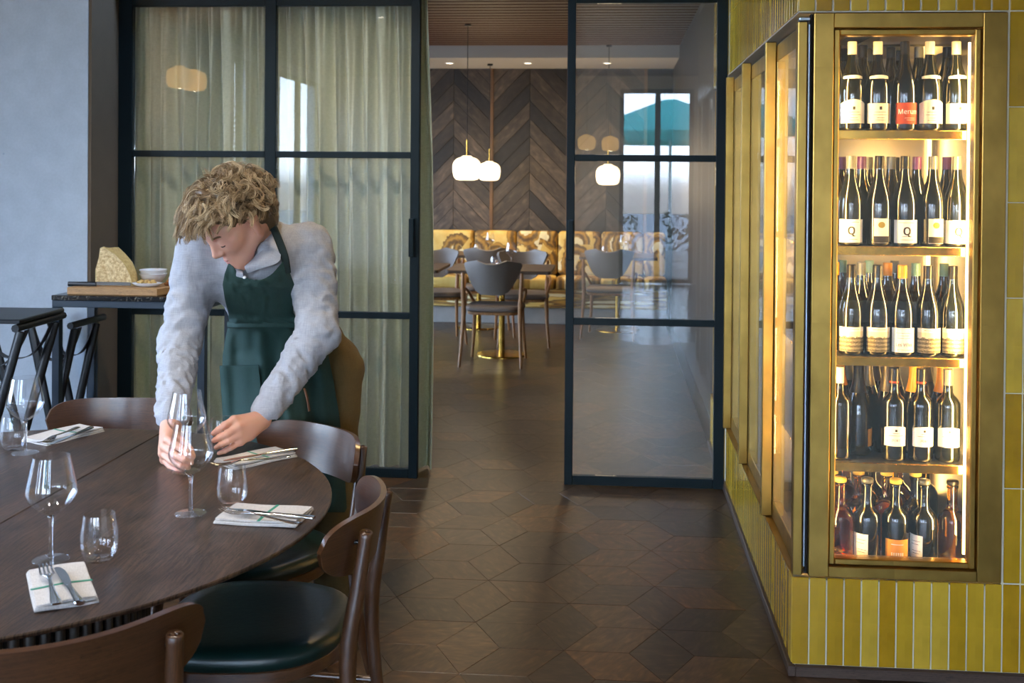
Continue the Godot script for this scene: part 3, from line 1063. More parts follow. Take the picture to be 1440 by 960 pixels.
	for k in 4:
		var z0: float = edges[k][0]
		var z1: float = edges[k][1]
		var bay := Node3D.new()
		bay.name = "side_door"
		o.add_child(bay, true)
		bar("rail", Vector3(xs + 0.022, 1.915, z1), Vector3(xs + 0.05, 1.972, z0), M.brass, 0.002, bay)
		bar("rail", Vector3(xs + 0.022, 0.304, z1), Vector3(xs + 0.05, 0.362, z0), M.brass, 0.002, bay)
		bar("stile", Vector3(xs + 0.022, 0.3625, z0 - 0.030), Vector3(xs + 0.05, 1.9145, z0), M.brass, 0.002, bay)
		bar("stile", Vector3(xs + 0.022, 0.3625, z1), Vector3(xs + 0.05, 1.9145, z1 + 0.030), M.brass, 0.002, bay)
		bar("pane", Vector3(xs + 0.024, 0.3625, z1 + 0.0305), Vector3(xs + 0.032, 1.9145, z0 - 0.0305), M.pane, 0.0, bay)
		if k < 3: bar("pull_profile", Vector3(xs - 0.016, 0.304, z1 - 0.016), Vector3(xs + 0.0215, 1.985, z1 + 0.010), M.brass, 0.003, bay)
	bar("side_sill", Vector3(xs - 0.002, 0.298, -6.15), Vector3(xs + 0.0215, 0.303, zf - 0.05), M.brass, 0.0)
	# compartments: steel linings
	bar("back_panel", Vector3(0.60, 0.30, -3.985), Vector3(1.14, 1.985, -3.965), M.stainless, 0.0)
	bar("side_panel", Vector3(1.132, 0.30, -6.15), Vector3(1.15, 1.985, zf - 0.055), M.stainless, 0.0)
	bar("top_panel", Vector3(0.60, 1.975, -6.15), Vector3(1.131, 1.998, zf - 0.055), M.stainless, 0.0)
	bar("bottom_panel", Vector3(0.60, 0.295, -3.964), Vector3(1.131, 0.312, zf - 0.055), M.stainless, 0.0)
	bar("bottom_panel", Vector3(0.60, 0.295, -6.15), Vector3(1.131, 0.312, -3.986), M.stainless, 0.0)
	bar("divider", Vector3(0.60, 0.313, -4.69), Vector3(1.131, 1.974, -4.675), M.stainless, 0.0)
	bar("divider", Vector3(0.60, 0.313, -5.40), Vector3(1.131, 1.974, -5.30), M.stainless, 0.0)
	bar("divider", Vector3(0.56, 0.30, -6.17), Vector3(1.131, 1.985, -6.151), M.brass, 0.0)
	bar("cooling_unit", Vector3(0.84, 1.925, -3.93), Vector3(1.09, 1.974, -3.56), M.stainless, 0.006)
	bar("air_duct", Vector3(0.72, 1.945, -3.93), Vector3(0.745, 1.974, -3.46), M.stainless, 0.004)
	# shelves
	var tops := []
	for y in [184.0, 347.5, 503.5, 653.0]: tops.append(at(1270, y, 3.44).y)
	for y in tops:
		var sh := Node3D.new()
		sh.name = "shelf"
		o.add_child(sh, true)
		bar("plate", Vector3(0.607, y - 0.004, -3.955), Vector3(1.118, y, -3.452), M.stainless, 0.0, sh)
		bar("lip", Vector3(0.607, y - 0.026, -3.4515), Vector3(1.118, y + 0.001, -3.44), M.brass_bright, 0.001, sh)
		for zz in [-3.62, -3.80]: bar("bracket", Vector3(0.607, y - 0.014, zz - 0.006), Vector3(1.118, y - 0.0045, zz + 0.006), M.brass_bright, 0.001, sh)
	for b in [[-4.66, -4.0], [-5.28, -4.70], [-6.13, -5.42]]:
		for y in tops:
			bar("shelf", Vector3(0.62, y - 0.012, b[0]), Vector3(1.12, y, b[1]), M.brass, 0.001)
	# light strips in the front corners
	var strips := [[Vector3(1.072, 0.36, zf - 0.076), Vector3(1.083, 1.92, zf - 0.070), Vector3(-0.72, 0, -0.7)], [Vector3(0.633, 0.40, zf - 0.062), Vector3(0.645, 1.90, zf - 0.056), Vector3(0.72, 0, -0.7)], [Vector3(1.10, 0.40, -3.953), Vector3(1.112, 1.90, -3.947), Vector3(-0.6, 0, 0.8)], [Vector3(0.612, 0.45, -6.012), Vector3(0.620, 1.93, -6.004), Vector3(0.3, 0, 1)]]
	for k in strips.size():
		var a: Vector3 = strips[k][0]
		var b: Vector3 = strips[k][1]
		bar("light_strip", a, b, M.led, 0.0)
		var l := AreaLight3D.new()
		l.name = "strip_light"
		l.area_size = Vector2(0.014, 1.48)
		l.area_normalize_energy = true
		l.light_color = Color(1.0, 0.80, 0.46)
		l.light_energy = [1.7, 1.2, 0.35, 0.2][k]
		l.shadow_enabled = true
		l.area_range = 12.0
		var dir: Vector3 = strips[k][2].normalized()
		l.transform = Transform3D(Basis.looking_at(dir, Vector3.UP), (a + b) / 2 + dir * 0.012)
		add_child(l, true)
	build_bottles(tops)

var cooler: Node3D
func bar(called: String, a: Vector3, b: Vector3, m: Material, bev := 0.002, parent: Node3D = null) -> void:
	put(parent if parent else cooler, called, span(a - cooler.position, b - cooler.position, bev), m)

# text bent round a bottle of radius r, standing on height y
func bent_text(s: SurfaceTool, text: String, size: float, r: float, y: float, x := 0.0, bold := 0) -> void:
	var t := TextMesh.new()
	var f := SystemFont.new()
	f.font_names = PackedStringArray(["Droid Serif" if bold == 0 else "Droid Sans"])
	if bold == 2: f.font_italic = true
	if bold == 1: f.font_weight = 700
	t.font = f
	t.text = text
	t.font_size = 32
	t.pixel_size = size / 32.0
	t.depth = 0.0004
	var arr := t.surface_get_arrays(0)
	var v: PackedVector3Array = arr[Mesh.ARRAY_VERTEX]
	var ix: PackedInt32Array = arr[Mesh.ARRAY_INDEX] if arr[Mesh.ARRAY_INDEX] != null else PackedInt32Array(range(v.size()))
	flat(s)
	for i in ix.size():
		var p := v[ix[i]]
		var an := (p.x + x) / r
		var q := r + 0.0003 + p.z * 0.5
		s.set_uv(Vector2.ZERO)
		s.add_vertex(Vector3(q * sin(an), y + p.y, q * cos(an)))
func label_patch(s: SurfaceTool, r: float, half: float, y0: float, y1: float, wavy := 0.0) -> void:
	smooth(s)
	var rows := []
	for i in 3:
		var row := PackedVector3Array()
		for j in 13:
			var t := lerpf(-half, half, j / 12.0)
			var y := lerpf(y0, y1, i / 2.0)
			if i == 2: y += wavy * cos(t / half * PI * 0.5)
			row.append(Vector3(r * sin(t), y, r * cos(t)))
		rows.append(row)
	grid(s, rows, false, false, 1.0, -1.0)
func ink_line(s: SurfaceTool, r: float, x0: float, x1: float, y: float, h := 0.0012) -> void:
	label_patch_at(s, r + 0.0003, x0 / r, x1 / r, y, y + h)
func label_patch_at(s: SurfaceTool, r: float, t0: float, t1: float, y0: float, y1: float) -> void:
	smooth(s)
	var rows := []
	for i in 2:
		var row := PackedVector3Array()
		for j in 7:
			var t := lerpf(t0, t1, j / 6.0)
			row.append(Vector3(r * sin(t), lerpf(y0, y1, i), r * cos(t)))
		rows.append(row)
	grid(s, rows)

var bottle_mesh := {}
func bottle_parts(kind: String) -> Array:   # [glass mesh, cap mesh, body radius]
	if bottle_mesh.has(kind): return bottle_mesh[kind]
	var body := []
	var cap := []
	var r := 0.0385
	match kind:
		"burgundy":
			body = [[Vector2(0, 0.004), Vector2(0.030, 0.0)], [Vector2(0.030, 0.0), Vector2(0.037, 0.003), Vector2(0.0385, 0.010), Vector2(0.0385, 0.118), Vector2(0.0375, 0.138), Vector2(0.0335, 0.160), Vector2(0.0265, 0.182), Vector2(0.0195, 0.203), Vector2(0.0153, 0.222), Vector2(0.0138, 0.245), Vector2(0.0136, 0.268)]]
			cap = [[Vector2(0.0142, 0.229), Vector2(0.0142, 0.278)], [Vector2(0.0142, 0.278), Vector2(0.0135, 0.2805)], [Vector2(0.0135, 0.2805), Vector2(0, 0.281)]]
		"bordeaux":
			r = 0.0375
			body = [[Vector2(0, 0.004), Vector2(0.030, 0.0)], [Vector2(0.030, 0.0), Vector2(0.036, 0.003), Vector2(0.0375, 0.010), Vector2(0.0375, 0.168), Vector2(0.036, 0.182), Vector2(0.030, 0.194), Vector2(0.020, 0.204), Vector2(0.0152, 0.214), Vector2(0.0140, 0.230), Vector2(0.0138, 0.275)]]
			cap = [[Vector2(0.0145, 0.236), Vector2(0.0145, 0.283)], [Vector2(0.0145, 0.283), Vector2(0.0138, 0.2855)], [Vector2(0.0138, 0.2855), Vector2(0, 0.286)]]
		"champagne":
			r = 0.042
			body = [[Vector2(0, 0.004), Vector2(0.033, 0.0)], [Vector2(0.033, 0.0), Vector2(0.040, 0.003), Vector2(0.042, 0.012), Vector2(0.042, 0.118), Vector2(0.040, 0.142), Vector2(0.034, 0.170), Vector2(0.026, 0.198), Vector2(0.019, 0.225), Vector2(0.0160, 0.250), Vector2(0.0155, 0.278)]]
			cap = [[Vector2(0.0275, 0.197), Vector2(0.0200, 0.226), Vector2(0.0172, 0.250), Vector2(0.0170, 0.272), Vector2(0.0185, 0.285), Vector2(0.0180, 0.300)], [Vector2(0.0180, 0.300), Vector2(0.012, 0.306), Vector2(0, 0.308)]]
		"spirit":
			r = 0.041
			body = [[Vector2(0, 0.004), Vector2(0.033, 0.0)], [Vector2(0.033, 0.0), Vector2(0.0395, 0.003), Vector2(0.041, 0.010), Vector2(0.041, 0.122), Vector2(0.039, 0.138), Vector2(0.031, 0.152), Vector2(0.0205, 0.162), Vector2(0.0155, 0.172), Vector2(0.0148, 0.190), Vector2(0.0152, 0.226)], [Vector2(0.0152, 0.226), Vector2(0.0178, 0.228), Vector2(0.0178, 0.236), Vector2(0.0, 0.237)]]
			cap = [[Vector2(0.0125, 0.236), Vector2(0.0185, 0.239), Vector2(0.0190, 0.247), Vector2(0.0170, 0.252), Vector2(0, 0.253)]]
	var s := ST()
	lathe(s, body, 28)
	var c := ST()
	lathe(c, cap, 20)
	bottle_mesh[kind] = [done(s), done(c), r]
	return bottle_mesh[kind]

func bottle(kind: String, glass: Material, cap: Material, where: Vector3, label: String, group: String, dress := "", turn := 0.0) -> Node3D:
	var o := thing("wine_bottle" if kind != "spirit" else "liqueur_bottle", label, "bottle", where, turn, group)
	var p := bottle_parts(kind)
	put(o, "glass", p[0], glass)
	put(o, "capsule" if kind != "spirit" else "stopper", p[1], cap)
	var r: float = p[2] + 0.0006
	var lab := ST()
	var ink := ST()
	var paper: Material = M.paper_white
	var inkm: Material = M.ink
	var y0 := 0.022
	var y1 := 0.092
	match dress:
		"": return o
		"arched", "cream":
			label_patch(lab, r, 1.15, 0.024, 0.086, 0.012 if dress == "arched" else 0.0)
			paper = M.paper
			label_patch_at(ink, r + 0.0003, -0.10, 0.10, 0.066, 0.076)
			for q in [[-0.018, 0.018, 0.058], [-0.022, 0.022, 0.050], [-0.012, 0.012, 0.040], [-0.016, 0.016, 0.033]]: ink_line(ink, r, q[0], q[1], q[2])
			var nk := ST()   # small neck label
			label_patch(nk, 0.0325, 1.1, 0.160, 0.170, 0.004)
			put(o, "neck_label", done(nk), M.paper)
		"merum":
			label_patch(lab, r, 1.05, 0.022, 0.088)
			paper = M.paper_red
			inkm = M.ink_white
			bent_text(ink, "Merum", 0.020, r, 0.060, 0.0, 2)
			for q in [[-0.012, 0.020, 0.040], [-0.006, 0.020, 0.034]]: ink_line(ink, r, q[0], q[1], q[2], 0.0008)
		"q":
			label_patch(lab, r, 1.1, 0.010, 0.082)
			bent_text(ink, "Q", 0.036, r, 0.047, 0.0, 1)
			for q in [[-0.026, 0.026, 0.073], [-0.014, 0.014, 0.030], [-0.020, 0.020, 0.020]]: ink_line(ink, r, q[0], q[1], q[2])
		"leaf":
			label_patch(lab, r, 0.62, 0.010, 0.086)
			paper = M.paper
			label_patch_at(ink, r + 0.0004, -0.60, 0.60, 0.011, 0.031)
			var lf := ST()
			flat(lf)
			for k in 10:
				var a0 := TAU * k / 10.0
				var a1 := TAU * (k + 1) / 10.0
				var f := func(a): return Vector3((r + 0.0006) * sin(0.011 * cos(a) / r), 0.066 + 0.010 * sin(a), (r + 0.0006) * cos(0.011 * cos(a) / r))
				tri(lf, Vector3(0, 0.060, r + 0.0006), f.call(a0), f.call(a1))
			put(o, "emblem", done(lf), M.ink_gold)
		"view":
			label_patch(lab, r, 1.15, 0.012, 0.088)
			paper = M.paper_view
			ink_line(ink, r, -0.022, 0.022, 0.081)
		"villes":
			label_patch(lab, r, 1.05, 0.012, 0.088)
			bent_text(ink, "Les Villes", 0.013, r, 0.036, 0.0, 2)
			for q in [[-0.024, 0.024, 0.072], [-0.014, 0.014, 0.064], [-0.020, 0.020, 0.056], [-0.022, 0.022, 0.020]]: ink_line(ink, r, q[0], q[1], q[2], 0.0009)
		"port":
			label_patch(lab, r, 1.0, 0.048, 0.104, 0.006)
			bent_text(ink, "PORT", 0.010, r, 0.066, 0.0)
			label_patch_at(ink, r + 0.0003, -0.09, 0.09, 0.093, 0.100)
			for q in [[-0.022, 0.022, 0.080], [-0.010, 0.010, 0.087]]: ink_line(ink, r, q[0], q[1], q[2])
		"tawny":
			label_patch(lab, r, 0.95, 0.004, 0.072)
			paper = M.paper_orange
			inkm = M.ink_white
			for k in 6: label_patch_at(ink, r + 0.0003, -0.46 + 0.16 * k, -0.36 + 0.16 * k, 0.022, 0.032)
			for q in [[-0.020, 0.018, 0.056], [-0.012, 0.012, 0.014]]: ink_line(ink, r, q[0], q[1], q[2], 0.0018)
		"side":
			label_patch_at(lab, r, -1.5, -0.25, 0.012, 0.085)
			for q in [[-0.045, -0.018, 0.066], [-0.048, -0.022, 0.056], [-0.046, -0.016, 0.036], [-0.044, -0.02, 0.028]]: ink_line(ink, r, q[0], q[1], q[2])
		"edge":
			label_patch_at(lab, r, 0.55, 1.5, 0.030, 0.085)
			paper = M.paper_orange
	var paper_part := put(o, "label", done(lab), paper)
	if dress != "edge": put(paper_part, "print", done(ink), inkm)
	return o

func build_bottles(tops: Array) -> void:
	var ys := tops.duplicate()
	ys.append(0.3122)
	var names := ["top", "second", "third", "fourth", "bottom"]
	var d := 3.505
	var ord := ["leftmost", "second", "middle", "fourth", "rightmost"]
	var rows := [
		[["burgundy", M.glass_green, M.cap_cream, 1196, "arched", "arched cream label"], ["burgundy", M.glass_black, M.cap_cream, 1232, "cream", "square cream label and cream capsule"], ["burgundy", M.glass_black, M.cap_dark, 1270, "merum", "rust red label with white script"], ["burgundy", M.glass_green, M.cap_cream, 1305, "arched", "arched grey-white label"], ["burgundy", M.glass_green, M.cap_cream, 1342, "cream", "square cream label beside the light strip"]],
		[["burgundy", M.glass_green, M.cap_grey, 1196, "q", "white label with a large Q"], ["burgundy", M.glass_black, M.cap_dark, 1236, "leaf", "narrow label with a leaf and dark band"], ["burgundy", M.glass_black, M.cap_black, 1272, "q", "white label with a large Q"], ["burgundy", M.glass_black, M.cap_grey, 1311, "leaf", "narrow label with a leaf and dark band"], ["burgundy", M.glass_green, M.cap_grey, 1345, "q", "white label with a large Q"]],
		[["burgundy", M.glass_green, M.cap_dark, 1198, "view", "landscape picture label"], ["burgundy", M.glass_black, M.cap_black, 1235, "view", "landscape picture label"], ["burgundy", M.glass_black, M.cap_yellow, 1270, "villes", "white label and bright yellow capsule"], ["burgundy", M.glass_black, M.cap_black, 1306, "view", "landscape picture label"], ["burgundy", M.glass_green, M.cap_dark, 1341, "view", "landscape picture label"]],
		[["bordeaux", M.glass_black, M.cap_cream, 1183, "", "cream capsule and no label showing"], ["champagne", M.glass_black, M.cap_dark, 1210, "edge", "sparkling shape and an orange label edge"], ["bordeaux", M.glass_black, M.cap_black, 1260, "port", "white port label and red ringed capsule"], ["bordeaux", M.glass_black, M.cap_black, 1298, "port", "white port label and red ringed capsule"], ["bordeaux", M.glass_green, M.cap_grey, 1336, "port", "white port label and grey capsule"]],
		[["spirit", M.glass_amber, M.cork, 1186, "", "amber glass and no label showing"], ["spirit", M.glass_black, M.cap_grey, 1224, "side", "white label turned to the left"], ["spirit", M.glass_black, M.cork, 1264, "tawny", "orange label and yellow stopper"], ["spirit", M.glass_black, M.cap_grey, 1304, "side", "white label turned to the left"], ["spirit", M.glass_amber, M.cap_dark, 1344, "", "amber glass and no label showing"]],
	]
	for i in 5:
		var y: float = ys[i] + 0.0006
		var stood := []
		for k in 5:
			var q: Array = rows[i][k]
			var dd := d + (0.062 if q[0] == "champagne" else 0.0)
			var p := at(q[3], 300, dd)
			stood.append([p.x, -dd, bottle_parts(q[0])[2]])
			var b := bottle(q[0], q[1], q[2], Vector3(p.x, y, -dd), "%s front bottle on the cooler's %s shelf, %s" % [ord[k], names[i], q[5]], "front row bottles", q[4], rng.randf_range(-0.12, 0.12))
			if i == 3 and k in [2, 3]:
				var s := ST()
				lathe(s, [[Vector2(0.0147, 0.240), Vector2(0.0147, 0.246)]], 20)
				put(b, "capsule_ring", done(s), M.cap_red)
		# the rows behind
		for row in 3:
			for k in 5 - (row % 2):
				var x := 0.668 + 0.087 * k + (0.043 if row % 2 == 0 else 0.0) + rng.randf_range(-0.004, 0.004)
				var kind: String = ["burgundy", "burgundy", "burgundy", "champagne", "spirit"][i]
				var gl: Material = [M.glass_black, M.glass_green][rng.randi() % 2]
				if i == 4: gl = [M.glass_gold, M.glass_amber, M.glass_black][rng.randi() % 3]
				var cp: Material = [[M.cap_dark, M.cap_grey, M.cap_black], [M.cap_dark, M.cap_grey, M.cap_purple, M.cap_cream], [M.cap_teal, M.cap_grey, M.cap_yellow], [M.foil, M.foil, M.cap_yellow], [M.cork, M.cap_grey, M.cork]][i][rng.randi() % 3]
				if i < 3 and row == 2: continue
				var z := -d - 0.095 * (row + 1)
				if stood.any(func(q): return Vector2(q[0] - x, q[1] - z).length() < q[2] + bottle_parts(kind)[2] + 0.001): continue
				stood.append([x, z, bottle_parts(kind)[2]])
				bottle(kind, gl, cp, Vector3(x, y, -d - 0.095 * (row + 1)), "%s bottle in the %s row back on the cooler's %s shelf" % [["leftmost", "second", "third", "fourth", "fifth"][k], ["second", "third", "hindmost"][row], names[i]], "rear bottles on the %s shelf" % names[i])
	# a few bottles behind the side doors
	var zz := [-4.12, -4.30, -4.48, -4.85, -5.05]
	for i in 4:
		for k in zz.size():
			if (i + k) % 3 == 0: continue
			bottle("burgundy", M.glass_black, M.cap_dark, Vector3(0.72 + 0.02 * (k % 2), ys[i] + 0.0006, zz[k]), "%s dark bottle behind the cooler's side doors on its %s shelf" % [["nearest", "second", "third", "fourth", "farthest"][k], names[i]], "bottles behind the side doors")

# ------------------------------------------------------------------ dining room behind the partition
func make_shell_chair(called: String, label: String) -> Node3D:
	var o := thing(called, label, "chair", Vector3.ZERO, 0, "upholstered chairs in the dining room")
	var s := ST()
	sheet(s, func(u, v):
		var x: float = (2.0 * u - 1.0)
		var w: float = 0.085 + 0.165 * pow(maxf(v, 0.0), 0.55)
		w *= sqrt(maxf(0.02, 1.0 - pow(absf(maxf(0.0, v - 0.86) / 0.16), 2.0)))
		var px: float = x * w
		var py: float = 0.565 + 0.245 * v + 0.030 * x * x * v
		var pz: float = -0.235 - 0.05 * v + 0.13 * pow(px / 0.25, 2.0)
		return Vector3(px, py, pz), 20, 12, -0.022)
	put(o, "backrest", done(s), M.grey_shell)
	s = ST()
	slab(s, PackedVector2Array(rounded(0.46, 0.44, 0.12, 6)), 0.425, 0.47, 0.014, true, true)
	put(o, "seat", done(s), M.grey_seat)
	s = ST()
	slab(s, PackedVector2Array(rounded(0.43, 0.41, 0.11, 6)), 0.402, 0.4245, 0.004, true, true)
	put(o, "seat_frame", done(s), M.oak_leg)
	for sx in [-1, 1]:
		put(o, "leg", tube_mesh(spline([Vector3(sx * 0.245, 0.0, -0.31), Vector3(sx * 0.225, 0.40, -0.235), Vector3(sx * 0.232, 0.60, -0.235), Vector3(sx * 0.235, 0.74, -0.225)], 4), [0.011, 0.0125, 0.014, 0.016, 0.018, 0.018, 0.018, 0.017, 0.016, 0.015, 0.014, 0.013, 0.011], 10), M.oak_leg)
		put(o, "leg", tube_mesh([Vector3(sx * 0.225, 0.0, 0.21), Vector3(sx * 0.205, 0.22, 0.185), Vector3(sx * 0.195, 0.46, 0.165)], [0.011, 0.015, 0.018], 10), M.oak_leg)
		put(o, "arm", tube_mesh(spline([Vector3(sx * 0.197, 0.45, 0.165), Vector3(sx * 0.235, 0.55, 0.08), Vector3(sx * 0.245, 0.60, -0.06), Vector3(sx * 0.233, 0.60, -0.225)], 4), [0.015, 0.014, 0.013, 0.012], 8), M.oak_leg)
	return o

func make_pedestal_table(label: String, where: Vector3, w: float, d: float) -> Node3D:
	var o := thing("pedestal_table", label, "table", where, 0, "tables in the dining room")
	var s := ST()
	slab(s, PackedVector2Array(rounded(w, d, 0.03, 4)), 0.712, 0.74, 0.004, true, false)
	put(o, "table_top", done(s), M.far_top)
	put(o, "column", lathe_mesh([[Vector2(0.026, 0.018), Vector2(0.026, 0.70)], [Vector2(0.12, 0.70), Vector2(0.12, 0.7115)]], 20), M.brass_bright)
	put(o, "base", lathe_mesh([[Vector2(0.0, 0.0), Vector2(0.215, 0.0)], [Vector2(0.215, 0.0), Vector2(0.215, 0.010), Vector2(0.205, 0.015)], [Vector2(0.205, 0.015), Vector2(0.03, 0.022)]], 40), M.brass_bright)
	return o

func pendant(where: Vector3, r: float, top: float, label: String, energy: float, opal: Material = null, group := "opal globe pendants") -> Node3D:
	var o := thing("pendant_lamp", label, "lamp", where, 0, group)
	var k := r / 0.115
	var prof := [[Vector2(0.0, -0.095), Vector2(0.06, -0.095), Vector2(0.088, -0.088), Vector2(0.106, -0.065), Vector2(0.113, -0.03), Vector2(0.116, 0.0), Vector2(0.114, 0.030), Vector2(0.105, 0.056), Vector2(0.088, 0.075), Vector2(0.066, 0.087), Vector2(0.046, 0.092), Vector2(0.040, 0.099), Vector2(0.034, 0.104), Vector2(0.0, 0.105)]]
	for i in prof[0].size(): prof[0][i] *= k
	put(o, "globe", lathe_mesh(prof, 32), opal if opal else M.opal)
	put(o, "stem", lathe_mesh([[Vector2(0.006, 0.105 * k), Vector2(0.006, 0.105 * k + 0.13)], [Vector2(0.006, 0.105 * k + 0.13), Vector2(0, 0.106 * k + 0.13)]], 10), M.brass_bright)
	put(o, "cord", lathe_mesh([[Vector2(0.0028, 0.105 * k + 0.13), Vector2(0.0028, top - where.y - 0.012)]], 8), M.cord)
	put(o, "ceiling_rose", lathe_mesh([[Vector2(0.028, top - where.y - 0.018), Vector2(0.028, top - where.y)], [Vector2(0, top - where.y - 0.018), Vector2(0.028, top - where.y - 0.018)]], 16), M.cord)
	var l := OmniLight3D.new()
	l.name = "bulb_light"
	l.light_color = Color(1.0, 0.88, 0.70)
	l.light_energy = energy
	l.light_size = r * 0.85
	l.omni_range = 14.0
	l.omni_attenuation = 2.0
	l.shadow_enabled = true
	l.position = Vector3.ZERO
	o.add_child(l, true)
	return o

func build_dining_room() -> void:
	var zb := -11.70
	var xl := -4.6
	# back wall: chevron boards, edges along 45 degrees, one column about 0.8 m wide
	var o := structure("wall_back", "dark chevron timber wall at the back of the dining room")
	put(o, "backing", span(Vector3(xl - 0.2, -0.1, zb - 0.25), Vector3(1.2, 3.5, zb)), M.dark_gap)
	var ax := at(638, 200, 11.68).x
	var bx := at(745, 200, 11.68).x
	var half := (bx - ax) / 2.0
	var rise := half * 1.02
	var step := 0.19
	var rnd := RandomNumberGenerator.new()
	rnd.seed = 9
	var strips := []
	for k in range(-5, 5):
		var x0 := ax + half * k          # even k: apex at x0, odd k: valley at x0
		var x1 := x0 + half
		if x1 > 1.1 or x0 < xl: continue
		var up := posmod(k, 2) == 1      # rises to the right
		for i in range(-3, 15):
			var y := step * i
			var ya := y + (0.0 if up else rise)
			var yb := y + (rise if up else 0.0)
			var poly := PackedVector2Array([Vector2(x0 + 0.001, ya), Vector2(x1 - 0.001, yb), Vector2(x1 - 0.001, yb + step - 0.004), Vector2(x0 + 0.001, ya + step - 0.004)])
			var cut := Geometry2D.intersect_polygons(poly, PackedVector2Array([Vector2(-9, 0.02), Vector2(9, 0.02), Vector2(9, 2.72), Vector2(-9, 2.72)]))
			if cut.is_empty() or cut[0].size() < 3: continue
			var s := ST()
			var an := (PI / 4 if up else -PI / 4) + (0.0 if rnd.randf() < 0.7 else PI)
			var uv := Transform2D(0, Vector2(0.9, 0.9), 0, Vector2(rnd.randf(), rnd.randf())) * Transform2D(an, Vector2.ZERO)
			var t := 0.012 + rnd.randf() * 0.004
			var lay := PackedVector2Array()   # the outline lies in x-y: lay it down, then turn the slab to face the room
			for q in cut[0]: lay.append(Vector2(q.x, -q.y))
			slab(s, lay, 0.0, t, 0.002, false, false, uv)
			put(o, "plank", done(s), M["chev%d" % (rnd.randi() % 5)], Transform3D(Basis(Vector3.RIGHT, PI / 2), Vector3(0, 0, zb)))
		if not up and k > -5 : strips.append(x1)
	for x in strips:
		put(o, "strip", span(Vector3(x - 0.017, 0.02, zb + 0.0165), Vector3(x + 0.017, 2.70, zb + 0.028), 0.002), M.strip)
	# left wall with daylight, right wall
	o = structure("wall_far_left", "left wall of the dining room with windows")
	var holes := [[-11.2, -9.6, 0.3, 2.65], [-9.2, -7.6, 0.3, 2.65], [-7.2, -5.65, 0.3, 2.65]]
	put(o, "plaster", holed("x", xl, -0.25, zb, -5.5, 3.5, holes), M.beige)
	for i in 3: window("x", xl - 0.12, holes[i], "%s side window of the dining room" % ["farthest", "middle", "nearest"][i], [], 8 + i)
	o = structure("wall_far_right", "timber wall on the right of the dining room")
	put(o, "panel", span(Vector3(0.62, -0.1, zb), Vector3(0.82, 3.5, -6.19)), M.far_wood)
	# slatted ceiling and soffit
	o = structure("ceiling", "slatted timber ceiling of the dining room")
	put(o, "backing", span(Vector3(xl, 2.80, -10.62), Vector3(0.9, 3.0, -5.5)), M.slat_back)
	var s := ST()
	var z := -5.56
	while z > -10.6:
		cbox(s, Vector3((xl + 0.62) / 2, 2.785, z), Vector3(0.62 - xl, 0.04, 0.10), 0.004)
		z -= 0.140
	var sl := put(o, "slat", done(s), M.slat)
	sl.set_meta("kind", "stuff")
	o = structure("trim_2", "pale soffit with small downlights over the banquette")
	put(o, "soffit", span(Vector3(xl, 2.66, zb), Vector3(0.62, 2.99, -10.63)), M.soffit)
	for px in [631.0, 742.0, 854.0]:
		var p := at(px, 92, 11.05)
		var d := thing("downlight", "small recessed downlight in the soffit above the %s" % {631.0: "left pendant pair", 742.0: "middle chevron column", 854.0: "right-hand pendant"}[px], "lamp", Vector3(p.x, 2.66, -11.1), 0, "soffit downlights")
		put(d, "ring", lathe_mesh([[Vector2(0.045, 0.0), Vector2(0.045, -0.006), Vector2(0.036, -0.006)]], 24), M.white_metal)
		put(d, "lens", lathe_mesh([[Vector2(0.0, -0.004), Vector2(0.036, -0.004)]], 24), M.downlight)
		var l := SpotLight3D.new()
		l.name = "downlight_beam"
		l.light_color = Color(1.0, 0.88, 0.68)
		l.light_energy = 1.6
		l.spot_angle = 38.0
		l.spot_range = 8.0
		l.light_size = 0.03
		l.shadow_enabled = true
		l.rotation.x = -PI / 2
		l.position = Vector3(0, -0.02, 0)
		d.add_child(l, true)
	# banquette
	o = thing("banquette", "long banquette in ochre fabric printed with brown shells along the chevron wall", "bench", Vector3(-1.2, 0, -11.35))
	var off := -o.position
	put(o, "plinth", span(Vector3(-4.3, 0.0, -11.66) + off, Vector3(0.55, 0.17, -11.17) + off, 0.004), M.plinth)
	put(o, "base", span(Vector3(-4.3, 0.171, -11.66) + off, Vector3(0.55, 0.36, -11.12) + off, 0.01), M.shell_print)
	var seams := [480.0, 540.0, 603.0, 666.0, 725.5, 784.0, 845.0, 905.0, 955.0]
	for i in seams.size() - 1:
		var x0 := at(seams[i], 360, 11.5).x
		var x1 := minf(at(seams[i + 1], 360, 11.5).x, 0.55)
		if x1 - x0 < 0.1: continue
		for kind in ["back_cushion", "seat_cushion"]:
			s = ST()
			var c := Vector3((x0 + x1) / 2, 0.70, -11.585) if kind == "back_cushion" else Vector3((x0 + x1) / 2, 0.42, -11.31)
			var zz := Vector3(x1 - x0 - 0.006, 0.46, 0.12) if kind == "back_cushion" else Vector3(x1 - x0 - 0.006, 0.11, 0.40)
			pillow(s, c + off, zz, 0.03, Vector2(0.9, 1.5), Vector2(0.37 * i + (0.2 if kind == "seat_cushion" else 0.0), 0.29 * i))
			put(o, kind, done(s), M.shell_print)
	# tables
	make_pedestal_table("dark-topped table with a brass pedestal behind the nearest upholstered chair", Vector3(-0.93, 0, -9.18), 0.86, 0.72)
	make_pedestal_table("dark-topped table with a brass pedestal half hidden by the curtain", Vector3(-1.85, 0, -9.18), 0.86, 0.72)
	make_pedestal_table("small table in front of the banquette left of the doorway middle", Vector3(-1.33, 0, -10.83), 0.75, 0.62)
	make_pedestal_table("small table in front of the banquette seen through the sliding glass door", Vector3(0.05, 0, -10.80), 0.75, 0.62)
	# chairs: at their spots, turned to their tables (front of the chair is +z before turning)
	var c1 := make_shell_chair("dining_chair", "grey shell-back chair nearest the doorway, its back to the viewer")
